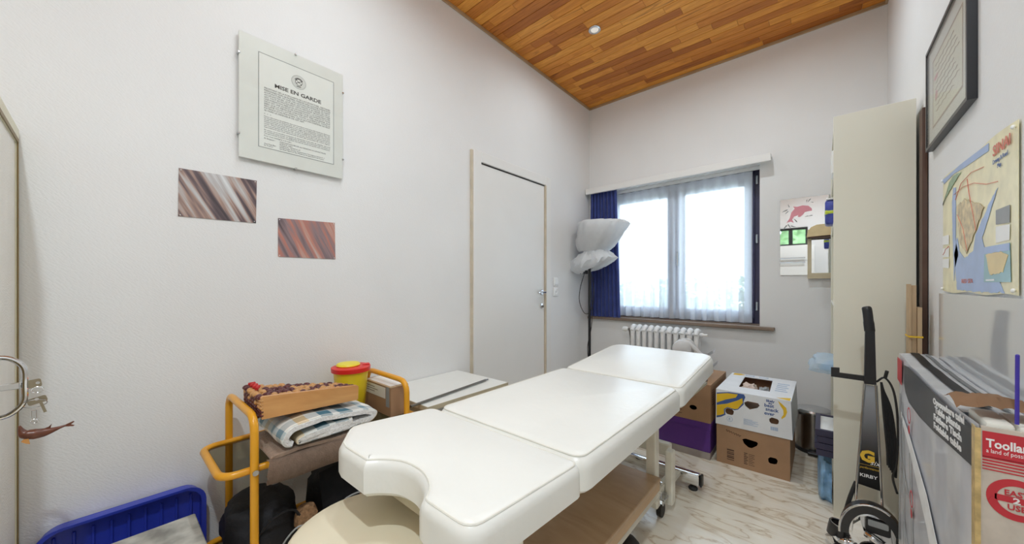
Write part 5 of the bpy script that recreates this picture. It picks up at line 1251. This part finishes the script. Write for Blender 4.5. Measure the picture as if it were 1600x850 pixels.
# near end: red block and text
FE = FYn(TY0 - 0.0003)
B().poly(rect(0.2185, 0.800, 0.299, 0.846), FE, 0.0005).ob('red_block', 'print_red', tb)
b = B()
for k in range(5): b.poly(rect(0.2185, 0.777 + k * 0.0052, 0.299, 0.7790 + k * 0.0052 + 0.0003 * k), FE, 0.0005)
b.ob('red_stripes', 'print_red', tb)
FE2 = FYn(TY0 - 0.0009)
text('lettering', 'Toolland', 0.021, at(FE2, 0.2225, 0.8185), 'print_white', tb, bold=0.0006, sx=0.72)
text('lettering', 'a land of possibilities', 0.0105, at(FE2, 0.2225, 0.8085), 'print_white', tb, sx=0.68)
ec = (0.2555, 0.733)
B().plate(arc(ec[0], ec[1], 0.033, 0, 350, 36, 0.036), [arc(ec[0] + 0.002, ec[1], 0.0235, 0, 350, 36, 0.0245)], FE, 0.0005).poly([(0.228, 0.730), (0.236, 0.727), (0.229, 0.715), (0.224, 0.722)], FE2, 0.0004).poly(rect(0.232, 0.727, 0.279, 0.738), FE, 0.0005).ob('round_logo', 'print_red', tb)
text('lettering', 'EASY', 0.0135, at(FE2, 0.2555, 0.7395), 'print_red', tb, 'CENTER', 0.0003, 0.9)
text('lettering', '2', 0.0135, at(FE2, 0.2555, 0.7275), 'print_white', tb, 'CENTER', 0.0004, 1.2)
text('lettering', 'USE', 0.0135, at(FE2, 0.2555, 0.715), 'print_red', tb, 'CENTER', 0.0003, 0.9)
B().box((TX0 - 0.0052, TY0 - 0.0022, 0.0), (TX0 + 0.0016, TY0 - 0.0004, 0.85)).box((TX0 - 0.0052, TY0 - 0.0004, 0.0), (TX0 - 0.0044, TY0 + 0.018, 0.852)).ob('corner_tape', 'tape', tb)
b = B(); b.surf(lambda u, v: Vector((TX0 - 0.022 + 0.102 * u + 0.004 * noise.noise(Vector((u * 5, v * 3, 8))), 1.070 + 0.10 * v + 0.012 * noise.noise(Vector((u * 6, 0, 0))), 0.866 + 0.020 * math.sin(u * 2.2 + 0.5) + 0.012 * math.sin(v * 3.14) + 0.006 * noise.noise(Vector((u * 9, v * 4, 3))))), 16, 6)
b.thick(0.022).ob('torn_flap', 'cardboard', tb, 40)
B().box((TX0 + 0.008, TY0 + 0.006, 0.70), (TX0 + 0.042, TY0 + 0.11, 0.862), 0.006, 2).ob('packing_pad', 'foam_white', tb)
B().box((TX0 + 0.044, TY0 + 0.006, 0.70), (TX1 - 0.007, TY0 + 0.11, 0.861), 0.006, 2).ob('packing_pad', 'foam_white', tb)
FTT = FZ(TZ + 0.006)
for x, w_, mt_ in ((0.240, 0.022, 'charcoal_print'), (0.275, 0.010, 'print_grey')):
    b = B(); b.surf(lambda u, v: Vector((x + w_ * v, 1.19 + 0.74 * u, topz(1.19 + 0.74 * u) + 0.0045 + 0.004 * math.sin((x + w_ * v - TX0) / (TX1 - TX0) * 3.1))), 20, 2); b.thick(0.0006).ob('top_stripe', mt_, tb, 60)
o = B().cyl((0.2585, 1.058, 0.864), (0.2590, 1.058, 0.985), 0.0026, n=10).ball((0.2590, 1.058, 0.985), 0.0027, 8, 6).ob('violet_stick', 'violet_plastic'); tag(o, 'thin violet plastic stick upright in the folding-table carton', 'stick')

# ================================================================== right wall: certificate, map, acrylic sheet
ce = T('certificate_frame', 'black framed certificate high on the right wall', 'framed picture', (XR, 1.87, 1.63))
CY0, CY1, CZ0, CZ1, CX = 1.590, 2.120, 1.628, 2.010, XR - 0.020
B().plate(rect(-CY1, CZ0, -CY0, CZ1), [rect(-CY1 + 0.012, CZ0 + 0.012, -CY0 - 0.012, CZ1 - 0.012)], FXn(XR - 0.0005), 0.0195).ob('frame', 'black_frame', ce)
B().box((XR - 0.012, CY0 + 0.0125, CZ0 + 0.0125), (XR - 0.008, CY1 - 0.0125, CZ1 - 0.0125)).ob('mat', 'mat_board', ce)
FC = FXn(XR - 0.0121)
B().poly(rect(-2.045, 1.695, -1.665, 1.945), FC, 0.0004).ob('sheet', 'parchment', ce)
b = B().plate(rect(-2.045, 1.695, -1.665, 1.945), [rect(-2.038, 1.702, -1.672, 1.938)], FXn(XR - 0.0126), 0.0003)
for k in range(9):
    z = 1.91 - k * 0.021
    pts = [(-2.0 + i * 0.02, z + 0.0035 * math.sin(i * 2.3 + k)) for i in range(13 + (k * 5) % 4)]
    b.tube([(XR - 0.0127, -p[0], p[1]) for p in pts], 0.0011, 4)
b.ob('handwritten_strokes', 'ink_brown', ce)
B().poly(arc(-1.99, 1.80, 0.018, 0, 345, 20), FXn(XR - 0.0127), 0.0004).poly(rect(-2.02, 1.86, -1.97, 1.875), FXn(XR - 0.0127), 0.0004).ob('seal', 'print_pink', ce)
B().box((XR - 0.018, CY0 + 0.0122, CZ0 + 0.0122), (XR - 0.0165, CY1 - 0.0122, CZ1 - 0.0122)).ob('glass', 'frame_glass', ce)

mp_ = T('sinai_map', 'laminated SINAI map poster pinned to the right wall', 'map', (XR, 1.62, 1.085))
sheet_ = [(1.945 - 0.640 * k / 20, 1.484 - 0.012 * k / 20 + 0.004 * math.sin(k * 0.5)) for k in range(21)] + [(1.305 + 0.640 * k / 20, 1.086 + 0.003 * math.sin(k * 0.7)) for k in range(21)]
B().plate([(-y, z) for y, z in reversed(sheet_)], [], FXn(XR - 0.0035), 0.0008).ob('sheet', 'map_land', mp_, 60)
def jag(pts, a=0.006):
    out = []; n = len(pts)
    for i in range(n):
        p, q = Vector(pts[i]), Vector(pts[(i + 1) % n]); k = max(1, int((q - p).length / 0.012))
        for j in range(k):
            r_ = p + (q - p) * j / k
            if j: r_ += Vector((noise.noise(Vector((r_.x * 60, r_.y * 60, 0.3))), noise.noise(Vector((r_.x * 60, r_.y * 60, 5.3))))) * a
            out.append((r_.x, r_.y))
    return out
def MP(name, pts, mat_, lv):
    if name in ('sea', 'gulf', 'delta', 'mountains', 'inset_land'): pts = jag(pts, 0.012 if name == 'mountains' else 0.005)
    return B().poly([(-y, z) for y, z in pts], FXn(XR - 0.0049 - 0.0006 * lv), 0.0005).ob(name, mat_, mp_)
MP('sea', [(1.767, 1.259), (1.80, 1.206), (1.767, 1.094), (1.6, 1.090), (1.425, 1.090), (1.378, 1.090), (1.44, 1.14), (1.518, 1.211), (1.535, 1.236), (1.42, 1.345), (1.455, 1.331), (1.588, 1.25), (1.607, 1.206), (1.688, 1.189), (1.744, 1.216)], 'map_sea', 0)
MP('gulf', [(1.81, 1.425), (1.78, 1.42), (1.784, 1.261), (1.752, 1.203), (1.79, 1.164), (1.80, 1.122), (1.817, 1.264), (1.825, 1.379)], 'map_sea', 0)
MP('mediterranean', [(1.94, 1.480), (1.732, 1.480), (1.485, 1.472), (1.485, 1.452), (1.688, 1.460), (1.804, 1.468), (1.93, 1.461)], 'map_sea', 0)
MP('delta', [(1.94, 1.388), (1.857, 1.452), (1.804, 1.462), (1.72, 1.456), (1.843, 1.425), (1.94, 1.394)], 'map_green', 1)
MP('mountains', [(1.767, 1.355), (1.688, 1.368), (1.518, 1.314), (1.588, 1.258), (1.667, 1.200), (1.732, 1.235)], 'map_mountain', 1)
MP('inset', [(1.513, 1.208), (1.346, 1.205), (1.34, 1.116), (1.518, 1.117)], 'map_shallow', 1)
MP('inset_sky', [(1.513, 1.208), (1.346, 1.205), (1.346, 1.188), (1.513, 1.19)], 'map_sea', 2)
MP('inset_land', [(1.501, 1.187), (1.398, 1.191), (1.352, 1.178), (1.384, 1.139), (1.47, 1.136)], 'map_sand', 2)
MP('legend', [(1.432, 1.292), (1.346, 1.291), (1.346, 1.251), (1.432, 1.257)], 'print_grey', 1)
MP('legend', [(1.432, 1.252), (1.346, 1.247), (1.348, 1.212), (1.432, 1.212)], 'paper', 1)
for z in (1.25, 1.207, 1.17): MP('legend', [(1.940, z + 0.03), (1.86, z + 0.028), (1.86, z - 0.004), (1.940, z + 0.0)], 'paper', 1)
B().tube([(XR - 0.0060, 1.935 - 0.012 * k, 1.215 + (0.018 if k in (3, 4) else 0.004 * k)) for k in range(7)], 0.0012, 4).ob('legend_curve', 'map_red', mp_)
for pts in ([(1.80, 1.40), (1.70, 1.405), (1.6, 1.395), (1.50, 1.37), (1.42, 1.36)], [(1.78, 1.38), (1.72, 1.42), (1.62, 1.43), (1.52, 1.42)], [(1.76, 1.33), (1.70, 1.28), (1.66, 1.21)], [(1.66, 1.42), (1.64, 1.37), (1.60, 1.30), (1.58, 1.26)]):
    B().tube([(XR - 0.0060, y, z) for y, z in pts], 0.0008, 4).ob('road', 'map_red', mp_)
FMP = FXn(XR - 0.0062)
text('lettering', 'SINAI', 0.036, at(FMP, -1.452, 1.428), 'map_red', mp_, bold=0.0006, sx=1.3)
text('lettering', 'Driving & Road\n       Map', 0.0155, at(FMP, -1.452, 1.408), 'print_blue', mp_, sx=1.0)
text('lettering', 'RED SEA', 0.018, at(FMP, -1.715, 1.115), 'map_red', mp_, sx=1.6)
MP('caption_line', [(1.50, 1.124), (1.44, 1.124), (1.44, 1.120), (1.50, 1.120)], 'print_white', 2)
for y, z in ((1.935, 1.474), (1.318, 1.458), (1.935, 1.097), (1.318, 1.097)):
    B().ball((XR - 0.008, y, z), (0.004, 0.005, 0.005), 8, 6).ob('pin', 'white_plastic', mp_)
o = B().box((0.306, 1.02, 0.0), (0.3105, 1.915, 1.081), 0.0008).ob('acrylic_sheet', 'acrylic_grey'); tag(o, 'glossy grey sheet against the right wall beneath the map', 'panel')

# ================================================================== white wardrobe behind the camera (seen in the mirror)
wd = T('white_wardrobe', 'white cabinet with two long bar handles, seen in the dolphin mirror', 'cabinet', (-0.65, YF + 0.2, 0))
B().box((-1.20, YF + 0.005, 0), (-0.10, YF + 0.38, 1.80), 0.003).ob('cabinet_body', 'white_paint', wd)
for z0_, z1_, hz in ((0.05, 1.535, 1.50), (1.54, 1.79, 1.58)):
    dd = B().box((-1.19, YF + 0.381, z0_), (-0.11, YF + 0.40, z1_), 0.002).ob('cabinet_door', 'white_paint', wd)
    B().box((-0.60, YF + 0.425, hz - 0.008), (-0.22, YF + 0.437, hz + 0.008), 0.003).cyl((-0.57, YF + 0.40, hz), (-0.57, YF + 0.426, hz), 0.005, n=8).cyl((-0.25, YF + 0.40, hz), (-0.25, YF + 0.426, hz), 0.005, n=8).ob('bar_handle', 'steel', dd)
